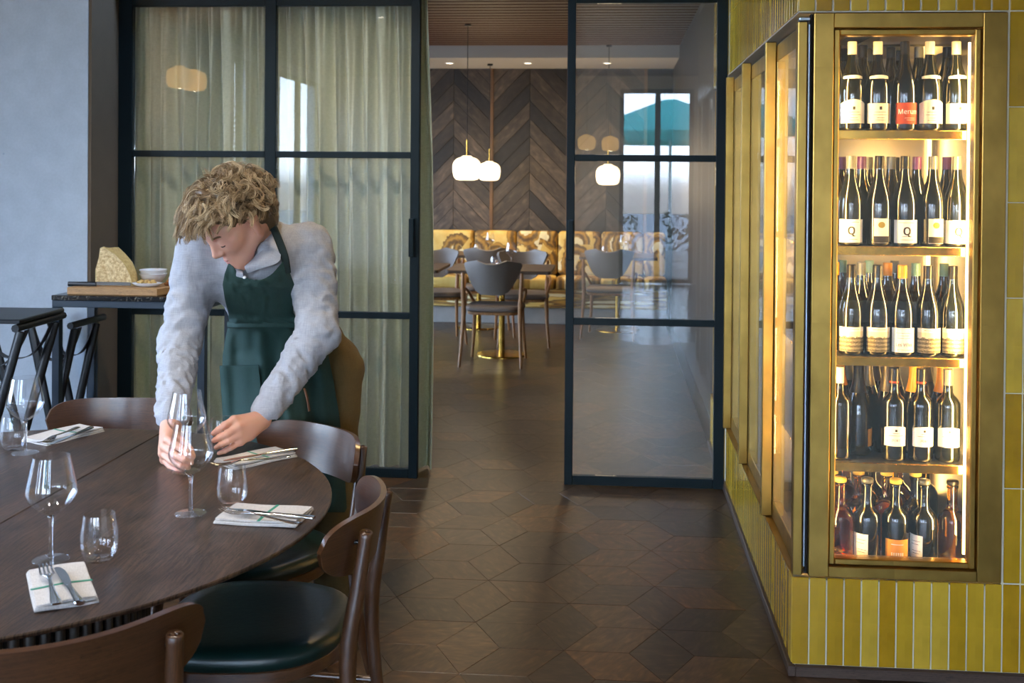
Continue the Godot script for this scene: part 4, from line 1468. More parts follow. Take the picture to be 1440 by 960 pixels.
	c1.position = Vector3(-0.945, 0, -8.83)
	c1.rotation.y = PI - 0.03
	copy(c1, Vector3(-1.78, 0, -8.78), PI + 0.02, "grey shell-back chair half hidden behind the curtain edge")
	copy(c1, Vector3(-0.80, 0, -9.76), 0.12, "grey shell-back chair facing the viewer across the brass pedestal table")
	copy(c1, Vector3(-1.58, 0, -9.82), 0.35, "grey shell-back chair facing the viewer beside the curtain edge")
	copy(c1, Vector3(-1.20, 0, -10.42), PI + 0.15, "grey shell-back chair drawn up to the banquette, behind the nearest table")
	copy(c1, Vector3(-0.02, 0, -10.42), PI - 0.10, "grey shell-back chair seen through the sliding glass door")
	# pendants
	for q in [[656.5, 237.0, 9.05, 0.118, 20.0, "large opal globe pendant in front of the chevron wall, left of the pair"], [688.0, 241.0, 11.2, 0.115, 70.0, "opal globe pendant behind the large one, right of the pair"], [855.0, 246.0, 10.5, 0.115, 70.0, "opal globe pendant seen through the sliding glass door"]]:
		var p := at(q[0], q[1], q[2])
		pendant(p, q[3], 2.77 if q[2] < 10.6 else 2.66, q[5], 0.55)
	far_glasses()

# cushion with rounded edges and printed cloth: uv runs in metres times scale
func pillow(s: SurfaceTool, c: Vector3, z: Vector3, r: float, sc: Vector2, shift: Vector2) -> void:
	smooth(s)
	var n := 6
	var rows := []
	var ring := []
	var a := PackedVector2Array(rounded(z.x, z.y, minf(r * 1.4, z.y * 0.45), n))
	# front face (+z) bulges; swept from back to front
	var prof := [[0.0, -0.5], [1.0, -0.5], [1.0, 0.25], [0.985, 0.38], [0.94, 0.46], [0.80, 0.53], [0.45, 0.58], [0.0, 0.60]]
	if z.z > z.y:   # a seat: bulge upwards
		a = PackedVector2Array(rounded(z.x, z.z, minf(r * 1.4, z.z * 0.45), n))
	for q in prof:
		var row := PackedVector3Array()
		for p in a:
			if z.z > z.y: row.append(c + Vector3(p.x * q[0], q[1] * z.y, -p.y * q[0]))
			else: row.append(c + Vector3(p.x * q[0], p.y * q[0], q[1] * z.z))
		rows.append(row)
	for i in rows.size() - 1:
		for j in a.size():
			var k := (j + 1) % a.size()
			var q4 := [rows[i][j], rows[i][k], rows[i + 1][k], rows[i + 1][j]]
			var uv := []
			for p in q4: uv.append(Vector2(p.x * sc.x, (-p.y if z.z <= z.y else p.z) * sc.y) + shift)
			quad(s, q4[0], q4[1], q4[2], q4[3], uv[0], uv[1], uv[2], uv[3])

func far_glasses() -> void:
	var proto := make_wine_glass("stemmed wine glass on the brass pedestal table behind the nearest chair", "glasses in the dining room")
	proto.position = Vector3(-0.86, 0.7402, -9.22)
	copy(proto, Vector3(-1.22, 0.7402, -10.80), 0, "stemmed wine glass on the banquette table left of the doorway middle")
	copy(proto, Vector3(0.10, 0.7402, -10.72), 0, "stemmed wine glass on the table behind the sliding glass door")
	copy(proto, Vector3(-1.62, 0.7402, -9.1), 0, "stemmed wine glass on the table beside the curtain edge")
	var t := make_tumbler("small tumbler on the brass pedestal table behind the nearest chair", "glasses in the dining room")
	t.position = Vector3(-0.99, 0.7402, -9.12)
	copy(t, Vector3(-1.34, 0.7402, -10.74), 0, "small tumbler on the banquette table left of the doorway middle")
	copy(t, Vector3(-0.08, 0.7402, -10.72), 0, "small tumbler on the table behind the sliding glass door")

# ------------------------------------------------------------------ street side, seen in reflections and letting in the light
func build_outside() -> void:
	var g := structure("ground", "pale paving outside the street windows")
	put(g, "paving", span(Vector3(-30, -0.3, 5.26), Vector3(30, -0.15, 40)), M.paving)
	put(g, "paving", span(Vector3(-40, -0.3, -30), Vector3(-4.86, -0.15, 5.25)), M.paving)
	for q in [[1.0, 9.0, 2.95, "nearer"], [-1.2, 11.4, 3.2, "farther"], [5.0, 9.5, 2.9, "rightmost"]]:
		var o := thing("parasol", "teal market parasol on the terrace, the %s one mirrored in the glass" % q[3], "parasol", Vector3(q[0], -0.15, q[1]), 0.2, "terrace parasols")
		put(o, "pole", lathe_mesh([[Vector2(0.025, 0), Vector2(0.025, q[2])]], 12), M.white_metal)
		put(o, "foot", lathe_mesh([[Vector2(0.28, 0), Vector2(0.28, 0.06), Vector2(0.03, 0.09)]], 20), M.black_metal)
		var s := ST()
		for k in 8:
			var a := TAU * k / 8
			var b := TAU * (k + 1) / 8
			var h: float = q[2]
			flat(s)
			for pr in [[0.12, 0.10, 1.0, -0.22], [1.0, -0.22, 1.55, -0.50], [1.55, -0.50, 1.57, -0.68]]:
				quad(s, Vector3(cos(b) * pr[2], h + pr[3], sin(b) * pr[2]), Vector3(cos(a) * pr[2], h + pr[3], sin(a) * pr[2]), Vector3(cos(a) * pr[0], h + pr[1], sin(a) * pr[0]), Vector3(cos(b) * pr[0], h + pr[1], sin(b) * pr[0]))
		put(o, "canopy", done(s), M.parasol)
	for q in [[-0.4, 7.6], [1.6, 7.8], [3.6, 7.6], [-2.6, 7.7]]:
		var o := thing("planter", "pale planter with a clipped green hedge outside, %s" % {-0.4: "left of the street door", 1.6: "in front of the street door", 3.6: "at the right-hand window", -2.6: "at the wide window"}[q[0]], "planter", Vector3(q[0], -0.15, q[1]), 0, "terrace planters")
		put(o, "tub", span(Vector3(-0.8, 0, -0.2), Vector3(0.8, 0.45, 0.2), 0.01), M.planter)
		var s := ST()
		var rnd := RandomNumberGenerator.new()
		rnd.seed = int(q[1] * 100)
		flat(s)
		for k in 500:
			var p := Vector3(rnd.randf_range(-0.78, 0.78), rnd.randf_range(0.4, 1.05), rnd.randf_range(-0.2, 0.2))
			var d := Vector3(rnd.randf_range(-1, 1), rnd.randf_range(-0.5, 1), rnd.randf_range(-1, 1)).normalized() * 0.07
			var e := d.cross(Vector3(rnd.randf(), rnd.randf(), rnd.randf())).normalized() * 0.03
			quad(s, p - e, p + d * 0.5 - e * 0.2 + e, p + d, p + e)
		var lf := put(o, "foliage", done(s), M.leaf)
		lf.set_meta("kind", "stuff")
	var bench := thing("bench", "red leather bench behind the viewer, mirrored in the sliding door", "bench", Vector3(2.2, 0, 4.0))
	put(bench, "seat", span(Vector3(-0.9, 0.36, -0.25), Vector3(0.9, 0.46, 0.25), 0.02), M.red_leather)
	for x in [-0.8, 0.8]:
		for z in [-0.2, 0.2]: put(bench, "leg", span(Vector3(x - 0.025, 0, z - 0.025), Vector3(x + 0.025, 0.3595, z + 0.025), 0.003), M.walnut_leg)

# ------------------------------------------------------------------ round table and its chairs
const TC := Vector3(-1.43, 0, -2.37)
const TR := 0.79
func build_table() -> void:
	var o := thing("round_table", "large round dark oak table in the left foreground", "table", TC)
	var seam := -1.32 - TC.x
	var full := circle(TR, 120)
	for side in [-1, 1]:
		var clip := PackedVector2Array([Vector2(seam + side * 0.0012, -2), Vector2(seam + side * 2, -2), Vector2(seam + side * 2, 2), Vector2(seam + side * 0.0012, 2)])
		var p: PackedVector2Array = Geometry2D.intersect_polygons(full, clip)[0]
		var s := ST()
		slab(s, p, 0.731, 0.74, 0.0022, true, false, Transform2D(0, Vector2(1.15, 1.15), 0, Vector2(0.3 * side, 0.15)) * Transform2D(PI / 2 + 0.02 * side, Vector2.ZERO))
		put(o, "top_leaf", done(s), M.table_top)
	var u := ST()
	lathe(u, [[Vector2(0, 0.69), Vector2(0.60, 0.69)], [Vector2(0.60, 0.69), Vector2(0.64, 0.70), Vector2(0.74, 0.718), Vector2(0.782, 0.7308)]], 96)
	put(o, "sub_top", done(u), M.table_edge)
	put(o, "drum", lathe_mesh([[Vector2(0.356, 0.03), Vector2(0.356, 0.69)]], 72), M.dark_gap)
	put(o, "foot_ring", lathe_mesh([[Vector2(0.0, 0.0), Vector2(0.374, 0.0)], [Vector2(0.374, 0.0), Vector2(0.374, 0.03)], [Vector2(0.374, 0.03), Vector2(0.345, 0.031)]], 72), M.fluting)
	var flute := ST()
	tube(flute, [Vector3(0, 0.03, 0), Vector3(0, 0.688, 0)], [0.012], 8)
	var fm := done(flute)
	for k in 74:
		var a := TAU * k / 74
		put(o, "flute", fm, M.fluting, Transform3D(Basis.IDENTITY, Vector3(cos(a), 0, sin(a)) * 0.36))
	# chairs, each facing the middle of the table
	var c := make_round_chair("dark walnut chair with green leather seat, seen from behind at the bottom left")
	place_chair(c, Vector2(-0.86, -1.70), Vector2(-1.43, -2.37))
	var c2 := copy(c, Vector3.ZERO, 0, "dark walnut chair with green leather seat at the table's right edge, nearest the aisle")
	place_chair(c2, Vector2(-0.555, -2.50), Vector2(-1.5, -2.44))
	c2 = copy(c, Vector3.ZERO, 0, "dark walnut chair in front of the waiter, its curved back catching the light")
	place_chair(c2, Vector2(-0.845, -3.17), Vector2(-1.45, -2.37))
	c2 = copy(c, Vector3.ZERO, 0, "dark walnut chair across the table, left of the waiter")
	place_chair(c2, Vector2(-1.60, -3.50), Vector2(-1.47, -2.2))
	c2 = copy(c, Vector3.ZERO, 0, "dark walnut chair across the table at the left picture edge")
	place_chair(c2, Vector2(-2.40, -3.22), Vector2(-1.43, -2.37))

# back: where the middle of the backrest stands
func place_chair(c: Node3D, back: Vector2, towards: Vector2) -> void:
	var f := (towards - back).normalized()
	c.rotation.y = atan2(f.x, f.y)
	var p := back + f * 0.255
	c.position = Vector3(p.x, 0, p.y)

func make_round_chair(label: String) -> Node3D:
	var o := thing("round_back_chair", label, "chair", Vector3.ZERO, 0, "walnut chairs round the big table")
	# curved plywood back with rounded ends; front is +z
	var s := ST()
	var R := 0.34
	sheet(s, func(u, v):
		var t: float = (2.0 * u - 1.0)
		var e := 1.0 - pow(absf(t), 5.0)
		var hh: float = 0.066 * sqrt(maxf(e, 0.0)) + 0.001
		var y: float = 0.690 + (2.0 * v - 1.0) * hh + 0.012 * t * t
		var an: float = t * 0.74
		var lean: float = (y - 0.70) * -0.16
		return Vector3(R * sin(an), y, -0.265 + R * (1.0 - cos(an)) + lean), 40, 8, 0.013)
	put(o, "backrest", done(s), M.walnut)
	# seat
	s = ST()
	var outline := PackedVector2Array()
	for k in 40:
		var a := TAU * k / 40
		var q := Vector2(cos(a), sin(a))
		var w := 0.225 + 0.020 * q.y
		outline.append(Vector2(signf(q.x) * pow(absf(q.x), 0.72) * w, signf(q.y) * pow(absf(q.y), 0.72) * 0.215 + 0.01))
	var rings := [[0.96, 0.438], [1.0, 0.448], [1.0, 0.462], [0.975, 0.474], [0.92, 0.480], [0.75, 0.482], [0.45, 0.478], [0.0, 0.476]]
	smooth(s)
	var rows := []
	for q in rings:
		var row := PackedVector3Array()
		for k in range(39, -1, -1): row.append(Vector3(outline[k].x * q[0], q[1], outline[k].y * q[0]))
		rows.append(row)
	grid(s, rows, true)
	put(o, "seat", done(s), M.leather)
	s = ST()
	var small := PackedVector2Array()
	for p in outline: small.append(p * 0.95)
	slab(s, small, 0.405, 0.4375, 0.004, true, true)
	put(o, "seat_frame", done(s), M.walnut)
	for sx in [-1, 1]:
		put(o, "leg", tube_mesh(spline([Vector3(sx * 0.185, 0.0, -0.305), Vector3(sx * 0.172, 0.22, -0.250), Vector3(sx * 0.165, 0.44, -0.232), Vector3(sx * 0.160, 0.60, -0.252), Vector3(sx * 0.156, 0.712, -0.268), Vector3(sx * 0.156, 0.725, -0.270)], 4), [0.011, 0.012, 0.013, 0.014, 0.015, 0.016, 0.017, 0.018, 0.019, 0.019, 0.019, 0.018, 0.017, 0.016, 0.0155, 0.015, 0.015, 0.015, 0.013, 0.009, 0.004], 12), M.walnut_leg)
		put(o, "leg", tube_mesh([Vector3(sx * 0.205, 0.0, 0.205), Vector3(sx * 0.188, 0.22, 0.185), Vector3(sx * 0.175, 0.43, 0.165)], [0.011, 0.015, 0.019], 12), M.walnut_leg)
		put(o, "stretcher", tube_mesh([Vector3(sx * 0.172, 0.25, -0.245), Vector3(sx * 0.185, 0.27, 0.18)], [0.009], 8), M.walnut_leg)
		put(o, "fixing", tube_mesh([Vector3(sx * 0.150, 0.70, -0.262), Vector3(sx * 0.150, 0.70, -0.240)], [0.005], 8), M.black_metal)
	return o

# ------------------------------------------------------------------ glasses, napkins, cutlery
func make_wine_glass(label: String, group: String) -> Node3D:
	var o := thing("wine_glass", label, "glass", Vector3.ZERO, 0, group)
	# bowl: wide belly low down, straight taper to the rim
	put(o, "bowl", lathe_mesh([[Vector2(0.004, 0.0885), Vector2(0.014, 0.092), Vector2(0.030, 0.104), Vector2(0.043, 0.119), Vector2(0.0475, 0.128), Vector2(0.0488, 0.135), Vector2(0.0478, 0.144), Vector2(0.0445, 0.160), Vector2(0.0395, 0.183), Vector2(0.0352, 0.205)], [Vector2(0.0352, 0.205), Vector2(0.0346, 0.2056), Vector2(0.0340, 0.205)], [Vector2(0.0340, 0.205), Vector2(0.0384, 0.183), Vector2(0.0434, 0.160), Vector2(0.0466, 0.144), Vector2(0.0476, 0.135), Vector2(0.0463, 0.128), Vector2(0.0418, 0.120), Vector2(0.029, 0.106), Vector2(0.013, 0.0945), Vector2(0.0, 0.092)]], 48), M.wine_glass)
	put(o, "stem", lathe_mesh([[Vector2(0.0055, 0.0052), Vector2(0.0042, 0.012), Vector2(0.0034, 0.035), Vector2(0.0034, 0.060), Vector2(0.0042, 0.078), Vector2(0.0065, 0.087), Vector2(0.0, 0.0882)]], 20), M.stem_glass)
	put(o, "foot", lathe_mesh([[Vector2(0.0, 0.0006), Vector2(0.034, 0.0003)], [Vector2(0.034, 0.0003), Vector2(0.0352, 0.0010), Vector2(0.034, 0.0018)], [Vector2(0.034, 0.0018), Vector2(0.018, 0.0030), Vector2(0.008, 0.0042), Vector2(0.0, 0.005)]], 48), M.wine_glass)
	return o
func make_tumbler(label: String, group: String) -> Node3D:
	var o := thing("tumbler", label, "glass", Vector3.ZERO, 0, group)
	put(o, "body", lathe_mesh([[Vector2(0.0, 0.0004), Vector2(0.021, 0.0002), Vector2(0.026, 0.003), Vector2(0.0325, 0.016), Vector2(0.0358, 0.032), Vector2(0.0362, 0.046), Vector2(0.0345, 0.064), Vector2(0.0315, 0.083), Vector2(0.0300, 0.092)], [Vector2(0.0300, 0.092), Vector2(0.0294, 0.0926), Vector2(0.0288, 0.092)], [Vector2(0.0288, 0.092), Vector2(0.0303, 0.083), Vector2(0.0333, 0.064), Vector2(0.0350, 0.046), Vector2(0.0345, 0.032), Vector2(0.0312, 0.018), Vector2(0.024, 0.010), Vector2(0.0, 0.009)]], 48), M.wine_glass)
	return o

func fork_mesh() -> ArrayMesh:
	var s := ST()
	var h := spline([Vector3(0, 0.004, 0.105), Vector3(0, 0.0045, 0.06), Vector3(0, 0.008, 0.0), Vector3(0, 0.010, -0.03), Vector3(0, 0.006, -0.05)], 4)
	tube(s, h, [Vector2(0.0085, 0.0018), Vector2(0.0095, 0.002), Vector2(0.0095, 0.002), Vector2(0.0085, 0.002), Vector2(0.007, 0.002), Vector2(0.0055, 0.002), Vector2(0.0045, 0.002), Vector2(0.0038, 0.002), Vector2(0.0035, 0.002), Vector2(0.0035, 0.002), Vector2(0.004, 0.002), Vector2(0.005, 0.0018), Vector2(0.0075, 0.0015), Vector2(0.0095, 0.0013), Vector2(0.0115, 0.0012), Vector2(0.012, 0.0011), Vector2(0.012, 0.0011)], 10, true, Vector3.UP)
	for k in 4:
		var x := -0.0105 + 0.007 * k
		tube(s, [Vector3(x, 0.006, -0.049), Vector3(x, 0.0045, -0.070), Vector3(x * 0.97, 0.0068, -0.090), Vector3(x * 0.95, 0.0105, -0.104)], [Vector2(0.0021, 0.0012), Vector2(0.0020, 0.0012), Vector2(0.0017, 0.0010), Vector2(0.0007, 0.0006)], 8, true, Vector3.UP)
	return done(s)
func knife_meshes() -> Array:
	var s := ST()
	tube(s, spline([Vector3(0, 0.005, 0.105), Vector3(0, 0.005, 0.08), Vector3(0, 0.005, 0.03), Vector3(0, 0.005, 0.0)], 4), [Vector2(0.0075, 0.0035), Vector2(0.0095, 0.0042), Vector2(0.0095, 0.0042), Vector2(0.009, 0.004), Vector2(0.008, 0.004), Vector2(0.007, 0.0038), Vector2(0.0065, 0.0036), Vector2(0.006, 0.0034), Vector2(0.0055, 0.003), Vector2(0.0055, 0.003), Vector2(0.0055, 0.003), Vector2(0.006, 0.002), Vector2(0.006, 0.0015)], 12, true, Vector3.UP)
	var b := ST()
	var pts := PackedVector2Array([Vector2(-0.006, 0.0), Vector2(0.006, 0.0), Vector2(0.0085, -0.02), Vector2(0.0105, -0.05), Vector2(0.0100, -0.078), Vector2(0.006, -0.098), Vector2(-0.001, -0.106), Vector2(-0.006, -0.100), Vector2(-0.006, -0.05)])
	slab(b, pts, 0.0040, 0.0056, 0.0006, true, false)
	return [done(s), done(b)]

func napkin(where: Vector3, turn: float, w: float, d: float, label: String, short: String, fork_at: Array, knife_at: Array, n: int) -> void:
	var o := thing("napkin", label, "napkin", where, turn, "folded napkins with cutlery")
	for k in 3:
		var s := ST()
		var q := func(u, v):
			var x: float = (u - 0.5) * (w - 0.004 * k)
			var z: float = (v - 0.5) * (d - 0.003 * k)
			return Vector3(x, 0.0042 + 0.0042 * k + 0.0012 * sin(u * 5.0 + k * 2.0 + n) + 0.0009 * sin(v * 7.0 + n) , z)
		sheet(s, func(u, v): return q.call(u, 1.0 - v), 14, 14, 0.0038)
		put(o, "fold", done(s), M.napkin)
	var st := ST()
	sheet(st, func(u, v):
		var x: float = (u - 0.5) * w * 0.994
		var z := lerpf(0.0, -0.0075, v) + 0.012
		return Vector3(x, 0.0127 + 0.0012 * sin(u * 5.0 + 4.0 + n) + 0.0009 * sin((z / d + 0.5) * -7.0 + 7.0 + n) + 0.0006, z), 16, 2, 0.0005)
	put(o, "stripe", done(st), M.napkin_stripe)
	var top := where.y + 0.0150
	# fork and knife lie from tip to handle end as given
	var f := thing("fork", "steel fork on the napkin %s" % short, "fork", Vector3.ZERO, 0, "forks on napkins")
	put(f, "fork_body", fork_mesh(), M.cutlery)
	lay(f, fork_at, top)
	var kn := thing("knife", "steel table knife on the napkin %s" % short, "knife", Vector3.ZERO, 0, "knives on napkins")
	var km := knife_meshes()
	put(kn, "handle", km[0], M.cutlery)
	put(kn, "blade", km[1], M.cutlery)
	lay(kn, knife_at, top)

func lay(o: Node3D, q: Array, y: float) -> void:
	var a := onto(q[0], q[1], y + 0.006)
	var b := onto(q[2], q[3], y + 0.006)
	o.position = Vector3((a.x + b.x) / 2, y, (a.z + b.z) / 2)
	o.rotation.y = atan2(b.x - a.x, b.z - a.z)

func build_settings() -> void:
	var y := 0.7403
	var g := make_wine_glass("large wine glass at the front left of the round table", "wine glasses on the round table")
	g.position = Vector3(-1.097, y, -2.067)
	copy(g, Vector3(-0.939, y, -2.381), 0, "large wine glass standing in front of the waiter's hands", "wine glasses on the round table")
	copy(g, Vector3(-1.083, y, -2.718), 0, "large wine glass that the waiter is setting down", "wine glasses on the round table")
	copy(g, Vector3(-1.587, y, -2.851), 0, "large wine glass near the left picture edge, back of the table", "wine glasses on the round table")
	var t := make_tumbler("stemless tumbler at the front left of the round table", "tumblers on the round table")
	t.position = Vector3(-1.003, y, -2.075)
	copy(t, Vector3(-0.868, y, -2.448), 0, "stemless tumbler behind the napkin at the table's right edge", "tumblers on the round table")
	copy(t, Vector3(-1.642, y, -2.890), 0, "stemless tumbler at the left picture edge", "tumblers on the round table")
	copy(t, Vector3(-1.058, y + 0.004, -2.905), 0, "stemless tumbler held in the waiter's left hand", "tumblers on the round table")
	# centre from the four corners in the picture; long side turned like the picture
	napkin(Vector3(-1.000, y, -1.922), 0.57, 0.105, 0.20, "white napkin with a green stripe at the front left", "at the front left", [60, 786, 83, 857], [79, 795, 114, 849], 1)
	napkin(Vector3(-0.765, y, -2.369), 1.52, 0.125, 0.185, "white napkin with a green stripe at the table's right edge", "at the table's right edge", [310, 716, 424, 735], [330, 716, 432, 726], 2)
	napkin(Vector3(-0.945, y, -2.850), 2.45, 0.105, 0.19, "white napkin with a green stripe beside the waiter's hands", "beside the waiter's hands", [312, 652, 392, 642], [327, 645, 405, 632], 3)
	napkin(Vector3(-1.578, y, -3.045), 2.75, 0.105, 0.20, "white napkin with cutlery at the far left of the table", "at the far left of the table", [58, 623, 108, 600], [76, 622, 124, 602], 4)

# ------------------------------------------------------------------ console table by the wall, tray stands
func build_console() -> void:
	var d0 := 4.66
	var d1 := 5.03
	var p := at(72, 415, d0)
	var top := p.y
	var x0 := p.x
	var x1 := x0 + 0.70
	var o := thing("console_table", "narrow blue steel console with a veined dark stone top beside the wall", "table", Vector3((x0 + x1) / 2, 0, -(d0 + d1) / 2))
	var off := -o.position
	put(o, "stone_top", span(Vector3(x0, top - 0.022, -d1) + off, Vector3(x1, top, -d0) + off, 0.002), M.marble)
	var s := 0.034
	for x in [x0 + 0.002, x1 - s - 0.002]:
		for z in [-d1 + 0.002, -d0 - s - 0.002]:
			put(o, "leg", span(Vector3(x, 0, z) + off, Vector3(x + s, top - 0.053, z + s) + off, 0.002), M.console_steel)
	for z in [-d1 + 0.002, -d0 - s - 0.002]:
		put(o, "rail", span(Vector3(x0 + 0.002, top - 0.0525, z) + off, Vector3(x1 - 0.002, top - 0.0225, z + s) + off, 0.002), M.console_steel)
	for x in [x0 + 0.002, x1 - s - 0.002]:
		put(o, "rail", span(Vector3(x, top - 0.0525, -d1 + 0.0365) + off, Vector3(x + s, top - 0.0225, -d0 - 0.0365) + off, 0.002), M.console_steel)
	# chopping board with the cheese
	var by := top + 0.0005
	var bl := at(96, 413, 4.70)
	var br := at(222, 413, 4.70)
	var board := thing("cutting_board", "pale wooden cutting board on the console", "cutting board", Vector3((bl.x + br.x) / 2 + 0.03, by, -4.82))
	var w := br.x - bl.x
	var st := ST()
	slab(st, PackedVector2Array([Vector2(-w / 2 - 0.03, 0.13), Vector2(w / 2 - 0.03, 0.13), Vector2(w / 2 + 0.06, -0.13), Vector2(-w / 2 + 0.01, -0.13)]), 0, 0.034, 0.003, true, false)
	put(board, "plank", done(st), M.board)
	var ty := by + 0.0345
	var kn := thing("cheese_knife", "long dark handled knife along the front of the cutting board", "knife", at(96, 398, 4.74))
	kn.position.y = ty
	put(kn, "handle", tube_mesh([Vector3(0.0, 0.008, 0.0), Vector3(0.13, 0.008, 0)], [Vector2(0.006, 0.011), Vector2(0.006, 0.012)], 10), M.black_metal)
	put(kn, "blade", span(Vector3(0.132, 0.004, -0.0012), Vector3(0.29, 0.020, 0.0012), 0.0004), M.cutlery)
	# wedge cut from a big wheel: two cut faces, curved rind behind
	var cw := thing("cheese_wedge", "tall rough wedge of hard cheese standing on the cutting board", "cheese", at(168, 398, 4.82))
	cw.position.y = ty
	st = ST()
	var n := noise(0.9, 8, 3)
	var prof := []   # outline of the wedge in x-y, steep on the left, sloping to the right
	for q in [[-0.090, 0.0], [-0.084, 0.07], [-0.074, 0.125], [-0.067, 0.170], [-0.045, 0.170], [0.005, 0.142], [0.048, 0.100], [0.075, 0.052], [0.090, 0.0]]: prof.append(Vector2(q[0], q[1]))
	smooth(st)
	var rows := []
	for k in 9:
		var z := lerpf(0.055, -0.10, k / 8.0)
		var row := PackedVector3Array()
		for q in prof:
			var sc := 1.0 - 0.25 * pow(k / 8.0, 2.0)
			var v := Vector3(q.x * sc - 0.02 * k / 8.0, q.y * (1.0 - 0.05 * k / 8.0), z)
			row.append(v + Vector3(n.get_noise_3dv(v * 60.0), maxf(0.0, n.get_noise_3dv(v * 60.0 + Vector3(9, 9, 9))) if q.y > 0 else 0.0, n.get_noise_3dv(v * 60.0 + Vector3(5, 0, 0))) * 0.010)
		rows.append(row)
	var cut := ST()
	smooth(cut)
	# front face as a subdivided, crumbly surface
	var front := []
	for i in 9:
		var row := PackedVector3Array()
		for j in rows[0].size():
			var e: Vector3 = rows[0][j]
			var c := Vector3(lerpf(-0.02, 0.01, float(j) / 8.0), 0.0, 0.05)
			var v := c.lerp(e, i / 8.0)
			if i < 8: v.z += 0.010 * n.get_noise_3dv(v * 90.0)
			row.append(v)
		front.append(row)
	grid(cut, front, false, true)
	var backf := []
	for i in 2: backf.append(rows[8] if i == 1 else PackedVector3Array(Array(rows[8]).map(func(v): return Vector3(v.x, 0.0, v.z))))
	put(cw, "cut_face", done(cut), M.crumb)
	cut = ST()
	smooth(cut)
	grid(cut, backf, false, true)
	put(cw, "rear_face", done(cut), M.crumb)
	grid(st, rows, false, true)
	put(cw, "rind", done(st), M.rind)
	# crockery to the right
	var bp := at(218, 393, 4.92)
	var bowl := thing("bowl", "lower of two white bowls stacked behind the small dish", "bowl", Vector3(bp.x, by + 0.0345, -4.90), 0, "stacked bowls")
	for k in 2:
		if k == 1: bowl = thing("bowl", "upper of two white bowls stacked behind the small dish", "bowl", bowl.position, 0, "stacked bowls")
		put(bowl, "bowl_shell", lathe_mesh([[Vector2(0.0, 0.002 + 0.018 * k), Vector2(0.032, 0.0 + 0.018 * k), Vector2(0.034, 0.006 + 0.018 * k), Vector2(0.052, 0.024 + 0.018 * k), Vector2(0.062, 0.046 + 0.018 * k)], [Vector2(0.062, 0.046 + 0.018 * k), Vector2(0.060, 0.047 + 0.018 * k), Vector2(0.049, 0.026 + 0.018 * k), Vector2(0.030, 0.008 + 0.018 * k), Vector2(0, 0.007 + 0.018 * k)]], 40), M.china)
	var dp := at(206, 400, 4.76)
	var dish := thing("small_dish", "small white oval dish with cheese crumbs on the cutting board", "dish", Vector3(dp.x, ty, -4.765))
	st = ST()
	lathe(st, [[Vector2(0.0, 0.0), Vector2(0.040, 0.0), Vector2(0.060, 0.008), Vector2(0.070, 0.016)], [Vector2(0.070, 0.016), Vector2(0.067, 0.017), Vector2(0.056, 0.011), Vector2(0.0, 0.006)]], 36, Vector3.ZERO, Basis.from_scale(Vector3(1.0, 1.0, 0.62)))
	put(dish, "plate", done(st), M.china)
	for k in 7:
		st = ST()
		var c := Vector3(-0.035 + 0.012 * k, 0.015 + 0.006 * (k % 2), 0.008 * sin(k * 2.3))
		cbox(st, c, Vector3(0.020, 0.017, 0.018), 0.004, Basis(Vector3(0.3, 1, 0.2 * k).normalized(), k * 1.3))
		var piece := thing("cheese_piece", "pale broken pieces of cheese in the small dish", "cheese", dish.position, 0, "cheese pieces in the dish")
		put(piece, "crumb", done(st), M.cheese)
	var lp := at(246, 392, 4.86)
	var loaf := thing("bread_slices", "stack of brown flatbread slices beside the bowls", "bread", Vector3(lp.x + 0.02, by + 0.0345, -4.86))
	for k in 4:
		st = ST()
		slab(st, PackedVector2Array(rounded(0.12 - 0.006 * k, 0.10, 0.03, 4)), 0.0125 * k, 0.0125 * k + 0.0118, 0.003, true, true)
		put(loaf, "slice", done(st), M.bread, Transform3D(Basis(Vector3.UP, 0.15 * k), Vector3(0.004 * k, 0, 0)))
	# folding tray stands left of the console
	tray_stand(at(8, 447, 4.35), 0.30, 0.30, 0.05, "black folding tray stand at the left picture edge, its top seen edge on")
	tray_stand(at(92, 447, 4.86), 0.22, 0.20, 0.0, "second black folding tray stand, behind the console's left leg")

func tray_stand(p: Vector3, w: float, dep: float, turn: float, label: String) -> void:
	var o := thing("tray_stand", label, "stand", Vector3(p.x, 0, p.z), turn, "folding tray stands")
	var h := p.y
	for z in [-dep / 2, dep / 2]:
		put(o, "leg", tube_mesh([Vector3(-w * 0.50, h - 0.03, z), Vector3(w * 0.30, 0.0, z)], [Vector2(0.012, 0.020)], 8), M.black_metal)
		put(o, "leg", tube_mesh([Vector3(w * 0.50, h - 0.03, z + 0.026), Vector3(-w * 0.30, 0.0, z + 0.026)], [Vector2(0.012, 0.020)], 8), M.black_metal)
	for x in [-w * 0.5, w * 0.5]:
		put(o, "top_rail", tube_mesh([Vector3(x, h - 0.012, -dep / 2 - 0.05), Vector3(x, h - 0.012, dep / 2 + 0.07)], [0.016], 8), M.black_metal)
	for z in [-dep * 0.3, dep * 0.42]:
		var s := ST()
		sheet(s, func(u, v):
			var t: float = 2.0 * u - 1.0
			return Vector3(t * w * 0.5, h - 0.03 - 0.15 * (1.0 - pow(absf(t), 2.6)), z + (0.5 - v) * 0.035), 18, 1, 0.003)
		put(o, "strap", done(s), M.black_metal)
	if turn > 0.0:
		put(o, "tray", span(Vector3(-w * 0.62, h + 0.0045, -dep * 0.6), Vector3(w * 0.55, h + 0.022, dep * 0.7), 0.004), M.black_metal)

